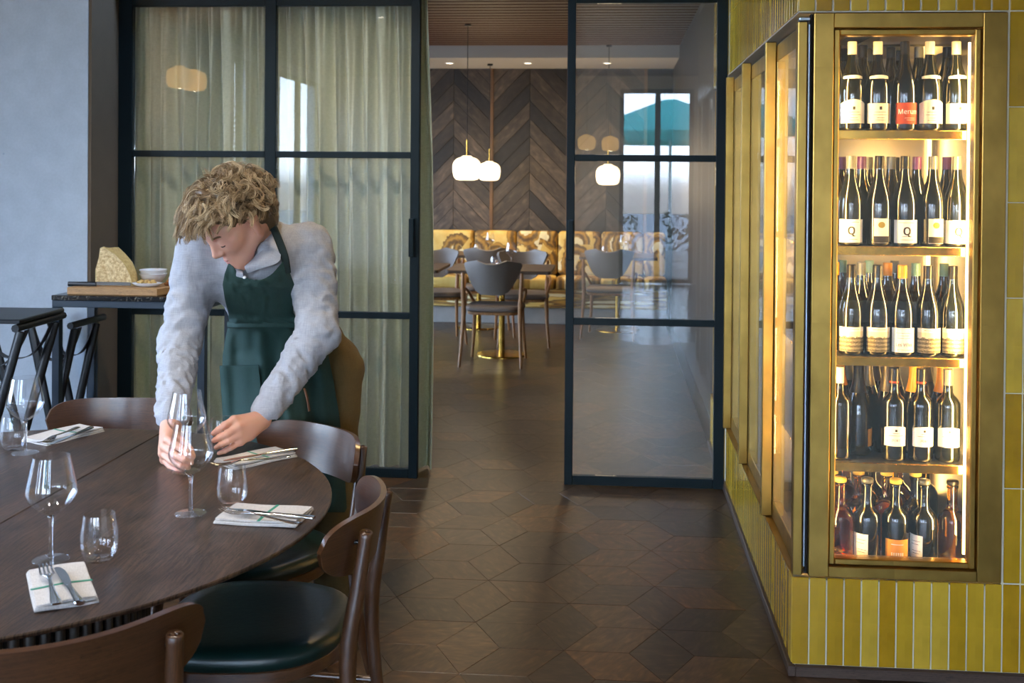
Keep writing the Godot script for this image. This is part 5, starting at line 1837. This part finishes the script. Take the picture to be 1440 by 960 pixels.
# ------------------------------------------------------------------ lamps of the front room (behind and beside the viewer)
func build_lamps() -> void:
	var spots := [[-3.85, 2.36, -1.30, "left-hand opal pendant of the pair mirrored in the glazed partition"], [-3.89, 2.37, -0.86, "right-hand opal pendant of the pair mirrored in the glazed partition"], [-0.35, 1.95, 3.4, "left-hand opal pendant over the window seats behind the viewer"], [-0.05, 1.95, 3.9, "right-hand opal pendant over the window seats behind the viewer"]]
	var beams := [[Vector3(-1.95, 2.86, -1.75), Vector3(-1.55, 0.74, -2.15), 1.9, Color(1.0, 0.965, 0.92), "track spotlight aimed at the front of the round table"], [Vector3(-0.85, 2.86, -2.05), Vector3(-1.0, 0.74, -2.45), 1.9, Color(1.0, 0.965, 0.92), "track spotlight aimed at the right of the round table"], [Vector3(-1.25, 2.86, -4.1), Vector3(-1.35, 0.8, -5.4), 2.0, Color(1.0, 0.94, 0.84), "track spotlight washing the curtain"], [Vector3(-0.62, 2.86, -3.95), Vector3(-0.98, 1.0, -3.45), 1.5, Color(1.0, 0.84, 0.58), "track spotlight behind the waiter"]]
	for q in beams: spotlight(q[0], q[1], q[2], q[3], q[4])
	for q in spots: pendant(Vector3(q[0], q[1], q[2]), 0.115, 2.95, q[3], 0.9, M.opal_warm, "front room pendants")

func spotlight(where: Vector3, aim: Vector3, energy: float, color: Color, label: String) -> void:
	var o := thing("track_spotlight", label, "lamp", where, 0, "ceiling spotlights of the front room")
	var dir := (aim - where).normalized()
	var b := Basis.looking_at(dir, Vector3.BACK)
	put(o, "bracket", lathe_mesh([[Vector2(0.02, 0.045), Vector2(0.02, 0.089)], [Vector2(0.0, 0.045), Vector2(0.02, 0.045)]], 12), M.white_metal)
	var s := ST()
	lathe(s, [[Vector2(0.0, 0.05), Vector2(0.036, 0.05)], [Vector2(0.036, 0.05), Vector2(0.036, -0.05)], [Vector2(0.036, -0.05), Vector2(0.033, -0.05), Vector2(0.033, -0.035)]].map(func(l): l.reverse(); return l), 20, Vector3.ZERO, b * Basis(Vector3.RIGHT, PI / 2))
	put(o, "housing", done(s), M.white_metal)
	s = ST()
	lathe(s, [[Vector2(0.0, 0.036), Vector2(0.032, 0.036)]], 20, Vector3.ZERO, b * Basis(Vector3.RIGHT, -PI / 2))
	put(o, "lens", done(s), M.spot_lens)
	var l := SpotLight3D.new()
	l.name = "spot_beam"
	l.light_color = color
	l.light_energy = energy
	l.spot_angle = 44.0
	l.spot_angle_attenuation = 1.0
	l.spot_range = 12.0
	l.light_size = 0.05
	l.shadow_enabled = true
	l.transform = Transform3D(b, dir * 0.075)
	o.add_child(l, true)

# ------------------------------------------------------------------ the waiter
var HC: Vector3
var HB: Basis
func hl(x: float, y: float, z: float) -> Vector3:   # head axes: his left, up, face forward
	return HC + HB * Vector3(x, y, z)

func build_person() -> void:
	var hip := at(425, 508, 3.50)
	var waist := at(404, 452, 3.37)
	var chest := at(364, 378, 3.17)
	var sh_r := at(283, 352, 3.11)
	var sh_l := at(435, 348, 3.24)
	var el_r := at(253, 482, 3.06)
	var el_l := at(447, 468, 3.12)
	var wr_r := at(241, 596, 2.86)
	var wr_l := at(367, 590, 2.97)
	var neck := at(372, 338, 3.17)
	HC = at(333, 313, 3.05)
	var fw := Vector3(-0.49, -0.64, 0.59).normalized()
	var sd := Vector3(0.766, 0, 0.643)
	sd = (sd - fw * sd.dot(fw)).normalized()
	var up := fw.cross(sd).normalized()
	HB = Basis(sd, up, fw)
	var lat := (sh_l - sh_r).normalized()
	var axis := (chest - hip).normalized()
	var fr := lat.cross(axis).normalized()
	if fr.z < 0: fr = -fr
	var leg_l := Vector3(hip.x + 0.085, 0.86, -3.52)
	var leg_r := Vector3(hip.x - 0.085, 0.86, -3.48)
	var kn_l := Vector3(hip.x + 0.10, 0.48, -3.50)
	var kn_r := Vector3(hip.x - 0.09, 0.48, -3.44)
	var ft_l := Vector3(hip.x + 0.11, 0.075, -3.55)
	var ft_r := Vector3(hip.x - 0.10, 0.075, -3.49)
	var o := thing("person", "waiter in a pale grey linen shirt and dark green apron leaning over the round table", "person", Vector3(hip.x, 0, -3.5))
	var place := Transform3D(Basis.IDENTITY, -o.position)
	# ---- body: one skin surface
	var s := ST()
	field(Vector3(-1.62, 0.0, -3.75), Vector3(-0.70, 1.50, -2.82), 0.013)
	bone(chest, waist, 0.105, 0.10, 0.05, fr, 1.35)
	bone(waist, hip, 0.10, 0.115, 0.05, fr, 1.25)
	bone(sh_r, sh_l, 0.042, 0.042, 0.05)
	bone(neck + (chest - neck) * 0.3, neck, 0.055, 0.052, 0.03)
	chain([sh_r, el_r, wr_r], [0.038, 0.027, 0.022], 0.02)
	chain([sh_l, el_l, wr_l], [0.038, 0.027, 0.022], 0.02)
	chain([hip, leg_l, kn_l, ft_l], [0.10, 0.075, 0.05, 0.035], 0.03)
	chain([hip, leg_r, kn_r, ft_r], [0.10, 0.075, 0.05, 0.035], 0.03)
	bone(ft_l + Vector3(0, -0.03, -0.04), ft_l + Vector3(0.02, -0.04, 0.15), 0.034, 0.028, 0.02)
	bone(ft_r + Vector3(0, -0.03, -0.04), ft_r + Vector3(-0.02, -0.04, 0.15), 0.034, 0.028, 0.02)
	bone(neck, HC + HB * Vector3(0, -0.05, -0.03), 0.055, 0.05, 0.03)
	nets(s)
	# head
	field(HC - Vector3.ONE * 0.185, HC + Vector3.ONE * 0.165, 0.0042)
	bone(hl(0, 0.030, -0.035), hl(0, 0.036, 0.018), 0.080, 0.076, 0.02)
	bone(hl(0, -0.015, 0.040), hl(0, -0.070, 0.052), 0.058, 0.040, 0.03)
	for e in [-1.0, 1.0]:
		bone(hl(e * 0.056, -0.040, -0.005), hl(e * 0.012, -0.092, 0.066), 0.022, 0.016, 0.025)
		bone(hl(e * 0.046, -0.014, 0.058), hl(e * 0.040, -0.022, 0.066), 0.019, 0.016, 0.025)
		bone(hl(e * 0.050, 0.020, 0.066), hl(e * 0.008, 0.022, 0.090), 0.011, 0.009, 0.012)
	bone(hl(0, -0.098, 0.068), hl(0, -0.096, 0.072), 0.016, 0.015, 0.02)
	for e in [-1.0, 1.0]: bone(hl(e * 0.032, 0.003, 0.104), hl(e * 0.028, 0.003, 0.104), 0.015, 0.013, 0.012, Vector3.ZERO, 1.0, true)
	bone(hl(0, 0.014, 0.088), hl(0, -0.027, 0.108), 0.0075, 0.0108, 0.012)
	for e in [-1.0, 1.0]:
		bone(hl(e * 0.011, -0.031, 0.098), hl(e * 0.009, -0.032, 0.101), 0.0078, 0.0075, 0.006)
		bone(hl(e * 0.034, 0.001, 0.076), hl(e * 0.030, 0.001, 0.078), 0.0135, 0.0135, 0.004)
		bone(hl(e * 0.078, 0.012, -0.012), hl(e * 0.074, -0.030, -0.002), 0.021, 0.012, 0.006, (HB * Vector3(e, 0, -0.35)).normalized(), 2.4)
	bone(hl(-0.019, -0.060, 0.083), hl(0.019, -0.060, 0.083), 0.0050, 0.0050, 0.008)
	bone(hl(-0.006, -0.059, 0.090), hl(0.006, -0.059, 0.090), 0.0050, 0.0050, 0.008)
	bone(hl(-0.013, -0.071, 0.084), hl(0.013, -0.071, 0.084), 0.0060, 0.0060, 0.008)
	bone(hl(-0.020, -0.0655, 0.096), hl(0.020, -0.0655, 0.096), 0.0022, 0.0022, 0.003, Vector3.ZERO, 1.0, true)
	bone(neck.lerp(HC, 0.25), HC + HB * Vector3(0, -0.045, -0.03), 0.054, 0.052, 0.03)
	nets(s)
	# hands
	hand(s, wr_r, [
		[[236, 618, 2.755], [250, 627, 2.715], [263, 636, 2.695], [271, 643, 2.702]],
		[[231, 627, 2.760], [246, 639, 2.718], [260, 646, 2.694], [269, 650, 2.702]],
		[[229, 637, 2.768], [243, 649, 2.728], [256, 655, 2.702], [265, 657, 2.706]],
		[[231, 646, 2.780], [240, 656, 2.748], [250, 661, 2.728], [257, 662, 2.724]],
		[[246, 611, 2.800], [257, 621, 2.775], [266, 632, 2.750], [271, 641, 2.738]]], [[240, 612, 2.80], [235, 630, 2.79]])
	hand(s, wr_l, [
		[[329, 590, 2.885], [316, 598, 2.862], [307, 604, 2.858], [300, 609, 2.864]],
		[[335, 600, 2.880], [319, 610, 2.856], [309, 615, 2.853], [301, 619, 2.860]],
		[[336, 611, 2.880], [321, 620, 2.856], [311, 625, 2.853], [304, 629, 2.860]],
		[[338, 621, 2.885], [325, 629, 2.864], [316, 634, 2.860], [308, 637, 2.862]],
		[[341, 590, 2.935], [327, 592, 2.955], [315, 598, 2.958], [306, 604, 2.950]]], [[348, 597, 2.92], [350, 610, 2.92]])
	var body := put(o, "body", done(s), M.skin, place)
	# ---- face details that keep a colour of their own
	for e in [-1.0, 1.0]:
		s = ST()
		tube(s, spline([hl(e * 0.055, 0.016, 0.0715), hl(e * 0.039, 0.025, 0.0885), hl(e * 0.016, 0.0215, 0.0975)], 4), [0.0010, 0.0018, 0.0024, 0.0027, 0.0028, 0.0028, 0.0028, 0.0024, 0.0014], 8)
		put(o, "eyebrow", done(s), M.brow, place)
	for e in [-1.0, 1.0]:
		s = ST()
		tube(s, spline([hl(e * 0.0475, -0.004, 0.0790), hl(e * 0.0405, -0.0085, 0.0880), hl(e * 0.032, -0.0095, 0.0912), hl(e * 0.023, -0.0080, 0.0900), hl(e * 0.019, -0.0050, 0.0875)], 3), [0.0008, 0.0013, 0.0016, 0.0018, 0.0018, 0.0018, 0.0018, 0.0016, 0.0013, 0.0011, 0.0010, 0.0009, 0.0008], 6)
		put(o, "eyelash", done(s), M.hair_dark, place)
	s = ST()
	tube(s, spline([hl(-0.021, -0.064, 0.0825), hl(-0.008, -0.0605, 0.0925), hl(0.0, -0.0615, 0.0945), hl(0.008, -0.0605, 0.0925), hl(0.021, -0.064, 0.0825)], 3), [0.0012, 0.0026, 0.0032, 0.0032, 0.003, 0.0032, 0.0032, 0.003, 0.0032, 0.0026, 0.0012], 8)
	put(o, "upper_lip", done(s), M.lip, place)
	s = ST()
	tube(s, spline([hl(-0.018, -0.0665, 0.084), hl(0.0, -0.071, 0.0915), hl(0.018, -0.0665, 0.084)], 4), [0.001, 0.0028, 0.0036, 0.004, 0.004, 0.004, 0.0036, 0.0028, 0.001], 8)
	put(o, "lower_lip", done(s), M.lip, place)
	build_hair(o, place)
	# ---- shirt
	s = ST()
	field(Vector3(-1.58, 0.82, -3.66), Vector3(-0.78, 1.44, -2.80), 0.0075)
	bone(chest, waist, 0.150, 0.140, 0.05, fr, 1.38)
	bone(waist, waist.lerp(hip, 0.75), 0.140, 0.150, 0.05, fr, 1.3)
	bone(sh_r.lerp(sh_l, 0.04), sh_l.lerp(sh_r, 0.04), 0.064, 0.066, 0.06)
	bone(neck + (chest - neck) * 0.45, neck.lerp(chest, 0.18), 0.085, 0.066, 0.05)
	var f1 := 0.0062
	bone(sh_r, el_r, 0.070, 0.058, 0.035, Vector3.ZERO, 1.0, false, f1, 4.0)
	bone(el_r, wr_r.lerp(el_r, 0.10), 0.058, 0.041, 0.02, Vector3.ZERO, 1.0, false, f1 * 1.3, 9.0)
	bone(sh_l, el_l, 0.072, 0.060, 0.035, Vector3.ZERO, 1.0, false, f1, 4.5)
	bone(el_l, wr_l.lerp(el_l, 0.16), 0.060, 0.043, 0.02, Vector3.ZERO, 1.0, false, f1 * 1.3, 8.0)
	bone(wr_r.lerp(el_r, 0.24), wr_r.lerp(el_r, 0.06), 0.041, 0.041, 0.006)
	bone(wr_l.lerp(el_l, 0.28), wr_l.lerp(el_l, 0.09), 0.043, 0.042, 0.006)
	var fold := noise(0.085, 41, 2)
	fold.fractal_type = FastNoiseLite.FRACTAL_RIDGED
	ripple(fold, 0.0050, Vector3(1.0, 0.9, 0.8))
	var crease := noise(0.26, 43, 2)
	crease.fractal_type = FastNoiseLite.FRACTAL_RIDGED
	ripple(crease, 0.0028, Vector3(0.7, 0.9, 0.7))
	# open neck and cuffs: cut so that the edges end cleanly
	bone(neck.lerp(HC, 0.1), HC, 0.060, 0.075, 0.008, Vector3.ZERO, 1.0, true)
	bone(at(350, 376, 3.045), HC, 0.026, 0.05, 0.008, Vector3.ZERO, 1.0, true)
	bone(at(347, 386, 3.045), at(352, 372, 3.06), 0.012, 0.022, 0.008, Vector3.ZERO, 1.0, true)
	nets(s)
	var shirt := put(o, "shirt", done(s), M.shirt, place)
	# collar: two falling leaves round the neck, inner edge and outer edge
	var leaves := [
		[[[366, 299, 3.17], [369, 320, 3.125], [368, 340, 3.085], [363, 356, 3.058], [354, 367, 3.044], [345, 375, 3.036]], [[377, 301, 3.18], [387, 328, 3.115], [394, 354, 3.068], [391, 369, 3.042], [370, 376, 3.028], [348, 383, 3.026]]],
		[[[326, 366, 3.060], [331, 372, 3.048], [337, 377, 3.042], [343, 381, 3.038]], [[319, 376, 3.050], [325, 384, 3.036], [334, 389, 3.030], [343, 391, 3.027]]]]
	for lf in leaves:
		var e0 := []
		var e1 := []
		for q in lf[0]: e0.append(at(q[0], q[1], q[2]))
		for q in lf[1]: e1.append(at(q[0], q[1], q[2]))
		e0 = spline(e0, 5)
		e1 = spline(e1, 5)
		s = ST()
		sheet(s, func(u, v):
			var k: float = u * (e0.size() - 1)
			var i := mini(int(k), e0.size() - 2)
			var p0: Vector3 = e0[i].lerp(e0[i + 1], k - i)
			var p1: Vector3 = e1[i].lerp(e1[i + 1], k - i)
			return p1.lerp(p0, v) + Vector3(0, 0.004, 0.010) * sin(v * PI), 26, 6, 0.003)
		put(shirt, "collar", done(s), M.shirt)
	# buttons on the open placket
	for k in 1:
		var p := at(344 + 1.2 * k, 390 + 6 * k, 3.026 + 0.006 * k)
		s = ST()
		lathe(s, [[Vector2(0, 0.0), Vector2(0.005, 0.0), Vector2(0.005, 0.002), Vector2(0, 0.0022)]], 12, p, Basis(Vector3.RIGHT, PI / 2 - 0.5))
		put(shirt, "button", done(s), M.china)
	# ---- trousers
	s = ST()
	field(Vector3(-1.30, 0.06, -3.78), Vector3(-0.70, 1.06, -3.22), 0.011)
	bone(waist.lerp(hip, 0.45), hip, 0.150, 0.160, 0.04, fr, 1.25)
	chain([hip, leg_l, kn_l, ft_l], [0.13, 0.105, 0.082, 0.075], 0.04)
	chain([hip, leg_r, kn_r, ft_r], [0.13, 0.105, 0.082, 0.075], 0.04)
	ripple(fold, 0.006, Vector3(1.0, 0.7, 1.0))
	nets(s)
	put(o, "trousers", done(s), M.trousers, place)
	for q in [ft_l, ft_r]:
		s = ST()
		field(q - Vector3(0.1, 0.1, 0.14), q + Vector3(0.1, 0.10, 0.24), 0.010)
		bone(q + Vector3(0, -0.030, -0.05), q + Vector3(0, -0.036, 0.16), 0.044, 0.038, 0.02)
		bone(q, q + Vector3(0, 0.03, 0), 0.044, 0.044, 0.02)
		nets(s)
		put(o, "shoe", done(s), M.cord, place)
	# the torso alone, for the apron to lie on
	field(Vector3(-1.40, 0.30, -3.75), Vector3(-0.72, 1.42, -2.90), 0.014)
	bone(chest, waist, 0.154, 0.146, 0.05, fr, 1.38)
	bone(waist, hip, 0.146, 0.165, 0.05, fr, 1.3)
	chain([hip, leg_l, kn_l], [0.14, 0.115, 0.09], 0.06)
	chain([hip, leg_r, kn_r], [0.14, 0.115, 0.09], 0.06)
	build_apron(o, place)

func hand(s: SurfaceTool, wrist: Vector3, fingers: Array, palm: Array) -> void:
	var lo := wrist
	var hi := wrist
	var f := []
	for q in fingers:
		var row := []
		for p in q:
			var v := at(p[0], p[1], p[2])
			row.append(v)
			lo = lo.min(v)
			hi = hi.max(v)
		f.append(row)
	field(lo - Vector3.ONE * 0.035, hi + Vector3.ONE * 0.035, 0.0032)
	for i in 4:
		var k: Vector3 = f[i][0]
		bone(wrist, k, 0.0210, 0.0125, 0.012)
		var r: float = [0.0098, 0.0100, 0.0095, 0.0082][i]
		bone(f[i][0], f[i][1], r * 1.12, r * 0.98, 0.004)
		bone(f[i][1], f[i][2], r * 0.98, r * 0.88, 0.003)
		bone(f[i][2], f[i][3], r * 0.88, r * 0.72, 0.003)
	for p in palm:
		var v := at(p[0], p[1], p[2])
		bone(wrist, v, 0.021, 0.018, 0.015)
	bone(wrist.lerp(f[4][0], 0.25), f[4][0], 0.018, 0.0145, 0.012)
	bone(f[4][0], f[4][1], 0.0135, 0.0112, 0.005)
	bone(f[4][1], f[4][2], 0.0112, 0.0105, 0.004)
	bone(f[4][2], f[4][3], 0.0105, 0.0080, 0.003)
	nets(s)

func build_hair(o: Node3D, place: Transform3D) -> void:
	var s := ST()
	field(HC - Vector3.ONE * 0.17, HC + Vector3.ONE * 0.17, 0.0065)
	bone(hl(0, 0.042, -0.042), hl(0, 0.058, 0.012), 0.092, 0.084, 0.02)
	bone(hl(0, 0.072, 0.03), hl(0, 0.070, 0.060), 0.055, 0.042, 0.03)
	bone(hl(0, -0.035, -0.055), hl(0, 0.0, -0.06), 0.060, 0.07, 0.03)
	var n := noise(0.20, 17, 2)
	ripple(n, 0.014)
	# leave the face and ears free
	bone(hl(0, -0.050, 0.090), hl(0, 0.022, 0.120), 0.078, 0.070, 0.02, Vector3.ZERO, 1.0, true)
	for e in [-1.0, 1.0]: bone(hl(e * 0.062, 0.0, 0.088), hl(e * 0.060, 0.020, 0.085), 0.036, 0.032, 0.02, Vector3.ZERO, 1.0, true)
	for e in [-1.0, 1.0]: bone(hl(e * 0.088, -0.045, 0.045), hl(e * 0.090, -0.012, 0.0), 0.050, 0.026, 0.02, Vector3.ZERO, 1.0, true)
	s.set_color(Color(0.10, 0.066, 0.032))
	nets(s)
	var rnd := RandomNumberGenerator.new()
	rnd.seed = 77
	var made := 0
	var down := HB.inverse() * Vector3.DOWN
	while made < 300:    # locks of hair, each a bundle of strands that curl together
		var d := Vector3(rnd.randfn(), rnd.randfn(), rnd.randfn()).normalized()
		if made > 225:   # the fringe and temples
			d = Vector3(rnd.randf_range(-0.85, 0.85), rnd.randf_range(0.22, 0.62), rnd.randf_range(0.25, 0.72)).normalized()
			if absf(d.x) < 0.45 and d.y < 0.40: continue
		elif d.y < -0.55: continue
		elif d.z > 0.45 and d.y < 0.38: continue           # face
		if absf(d.x) > 0.45 and d.y < 0.02 and d.z > -0.40: continue   # ears and cheeks
		made += 1
		var p := Vector3(0, 0.042, -0.022) + d * Vector3(0.085, 0.089, 0.103)
		var front := smoothstep(0.0, 0.8, d.z)
		# hair grows away from the crown, out to the sides and forward over the brow
		var crown := Vector3(0, 0.75, -0.66)
		var away := (d - crown * d.dot(crown)).normalized()
		var flow := (d * 0.80 + away * 0.80 + Vector3(0, 0.10, 0.15) + Vector3(rnd.randfn(), rnd.randfn(), rnd.randfn()) * 0.30).normalized()
		var l := rnd.randf_range(0.055, 0.085) + 0.015 * front
		if d.y < 0.0: l *= 0.6
		var side := flow.cross(Vector3(rnd.randfn(), rnd.randfn(), rnd.randfn())).normalized()
		var side2 := flow.cross(side)
		var turns := rnd.randf_range(0.55, 1.25) * (1.0 if rnd.randf() < 0.5 else -1.0)
		var rad := rnd.randf_range(0.009, 0.019)
		var ph := rnd.randf() * TAU
		var tone := Color(0.36, 0.25, 0.135).lerp(Color(0.16, 0.105, 0.052), rnd.randf() * 0.9)
		if rnd.randf() < 0.40: tone = Color(0.55, 0.425, 0.26).lerp(Color(0.42, 0.31, 0.18), rnd.randf())
		for e in 13:
			var spread := Vector3(rnd.randfn(), rnd.randfn(), rnd.randfn()) * 0.0062
			var ls := l * rnd.randf_range(0.85, 1.08)
			var pj := ph + rnd.randfn() * 0.16
			var w := rnd.randf_range(0.0007, 0.0013)
			var path := []
			var rr := []
			for k in 15:
				var t := k / 14.0
				var q := p + spread * (1.0 - 0.70 * t) + flow * (ls * t * (1.0 - 0.30 * t)) + (side * (cos(pj + TAU * turns * t) - cos(pj)) + side2 * (sin(pj + TAU * turns * t) - sin(pj))) * rad * (0.45 + 0.55 * t)
				q += down * ((0.020 + 0.034 * front) * t * t)
				path.append(HC + HB * q)
				rr.append(w * (1.0 - 0.6 * t * t * t))
			s.set_color(tone * rnd.randf_range(0.75, 1.2))
			tube(s, path, rr, 3, false)
	put(o, "hair", done(s), M.hair, place)

func build_apron(o: Node3D, place: Transform3D) -> void:
	# rows down the front: picture height, left and right edge, depth of the middle, how far the edges turn back
	var rows := [[368.0, 322.0, 398.0, 3.035, 0.030], [384.0, 316.0, 408.0, 3.045, 0.055], [400.0, 313.0, 414.0, 3.065, 0.065], [420.0, 316.0, 414.0, 3.105, 0.070], [440.0, 321.0, 412.0, 3.165, 0.080], [452.0, 322.0, 428.0, 3.20, 0.09], [470.0, 318.0, 452.0, 3.23, 0.11], [500.0, 313.0, 462.0, 3.27, 0.13], [540.0, 312.0, 470.0, 3.30, 0.14], [590.0, 313.0, 478.0, 3.315, 0.14], [650.0, 315.0, 484.0, 3.32, 0.14], [720.0, 318.0, 488.0, 3.325, 0.14]]
	var n := noise(1.0, 3, 2)
	var NU := 44
	var NV := 72
	var px := []     # picture place and depth of every point of the cloth
	for iv in NV + 1:
		var row := []
		for iu in NU + 1:
			var u := float(iu) / NU
			var v := float(iv) / NV
			var t := v * (rows.size() - 1)
			var i := mini(int(t), rows.size() - 2)
			var f := t - i
			var a: Array = rows[i]
			var b: Array = rows[i + 1]
			var y := lerpf(a[0], b[0], f)
			var x := lerpf(lerpf(a[1], b[1], f), lerpf(a[2], b[2], f), u)
			var w := 2.0 * u - 1.0
			var d := lerpf(a[3], b[3], f) + lerpf(a[4], b[4], f) * pow(absf(w), 2.2)
			if v < 0.25: y += 26.0 * (1.0 - w * w) * (1.0 - v / 0.25)   # scooped neckline
			for k in 80:   # find the torso along the sight line and lie just before it
				var e := d - 0.16 + 0.004 * k
				if sample(at(x, y, e)) < 0.0:
					d = minf(d, e - 0.006)
					break
			row.append(Vector3(x, y, d))
		px.append(row)
	for pass_ in 4:
		var was := px.duplicate(true)
		for iv in range(1, NV):
			for iu in range(1, NU):
				var m: float = (was[iv - 1][iu].z + was[iv + 1][iu].z + was[iv][iu - 1].z + was[iv][iu + 1].z) / 4.0
				px[iv][iu].z = minf(px[iv][iu].z, m) if pass_ < 2 else lerpf(px[iv][iu].z, m, 0.5) - 0.0008
	var surf := func(u: float, v: float) -> Vector3:
		var fu := u * NU
		var fv := v * NV
		var iu := mini(int(fu), NU - 1)
		var iv := mini(int(fv), NV - 1)
		var q: Vector3 = px[iv][iu].lerp(px[iv][iu + 1], fu - iu).lerp(px[iv + 1][iu].lerp(px[iv + 1][iu + 1], fu - iu), fv - iv)
		var low := smoothstep(0.42, 0.6, v)
		q.z -= low * (0.010 + 0.010 * sin(u * 21.0 + 1.5 * v) + 0.006 * sin(u * 37.0)) + 0.006 + 0.006 * n.get_noise_2d(u * 5.0, v * 7.0)
		q.z -= 0.012 * exp(-pow((v - 0.455) / 0.030, 2.0)) * (0.6 + 0.4 * sin(u * 9.0))   # gathered above the tie
		return at(q.x, q.y, q.z)
	var s := ST()
	sheet(s, func(u, v): return surf.call(u, 1.0 - v), 66, 108, 0.003)
	var ap := put(o, "apron", done(s), M.apron, place)
	# waist tie
	var path := []
	for k in 15:
		var u := k / 14.0
		var p: Vector3 = surf.call(u, 0.475)
		path.append(p + Vector3(0, 0, 0.004))
	s = ST()
	tube(s, path, [Vector2(0.003, 0.010)], 8, true, Vector3.UP)
	put(ap, "waist_tie", done(s), M.apron)
	# neck strap over the shoulder
	s = ST()
	tube(s, spline([at(404, 384, 3.075), at(400, 360, 3.060), at(391, 335, 3.075), at(381, 312, 3.105), at(376, 300, 3.16), at(372, 297, 3.24)], 5), [Vector2(0.011, 0.0022)], 8, true, Vector3(0.2, 0, 1))
	put(ap, "neck_strap", done(s), M.apron_dark)
	s = ST()
	tube(s, spline([at(325, 372, 3.035), at(330, 358, 3.05), at(340, 345, 3.09)], 4), [Vector2(0.011, 0.0022)], 8, true, Vector3(0.2, 0, 1))
	put(ap, "neck_strap", done(s), M.apron_dark)
	# patch pocket hanging a little open
	s = ST()
	sheet(s, func(u, v):
		var p: Vector3 = surf.call(lerpf(0.012, 0.36, u), lerpf(0.845, 0.665, v))
		return p + Vector3(-0.006 * v, 0, 0.006 + 0.020 * v * v * (1.0 - pow(2.0 * u - 0.7, 2.0) * 0.5)), 14, 10, 0.003)
	put(ap, "pocket", done(s), M.apron)
	s = ST()
	tube(s, spline([at(428, 546, 3.30), at(432, 560, 3.285), at(435, 578, 3.285)], 3), [Vector2(0.004, 0.002)], 6, true)
	put(ap, "tie_end", done(s), M.leather_tag)
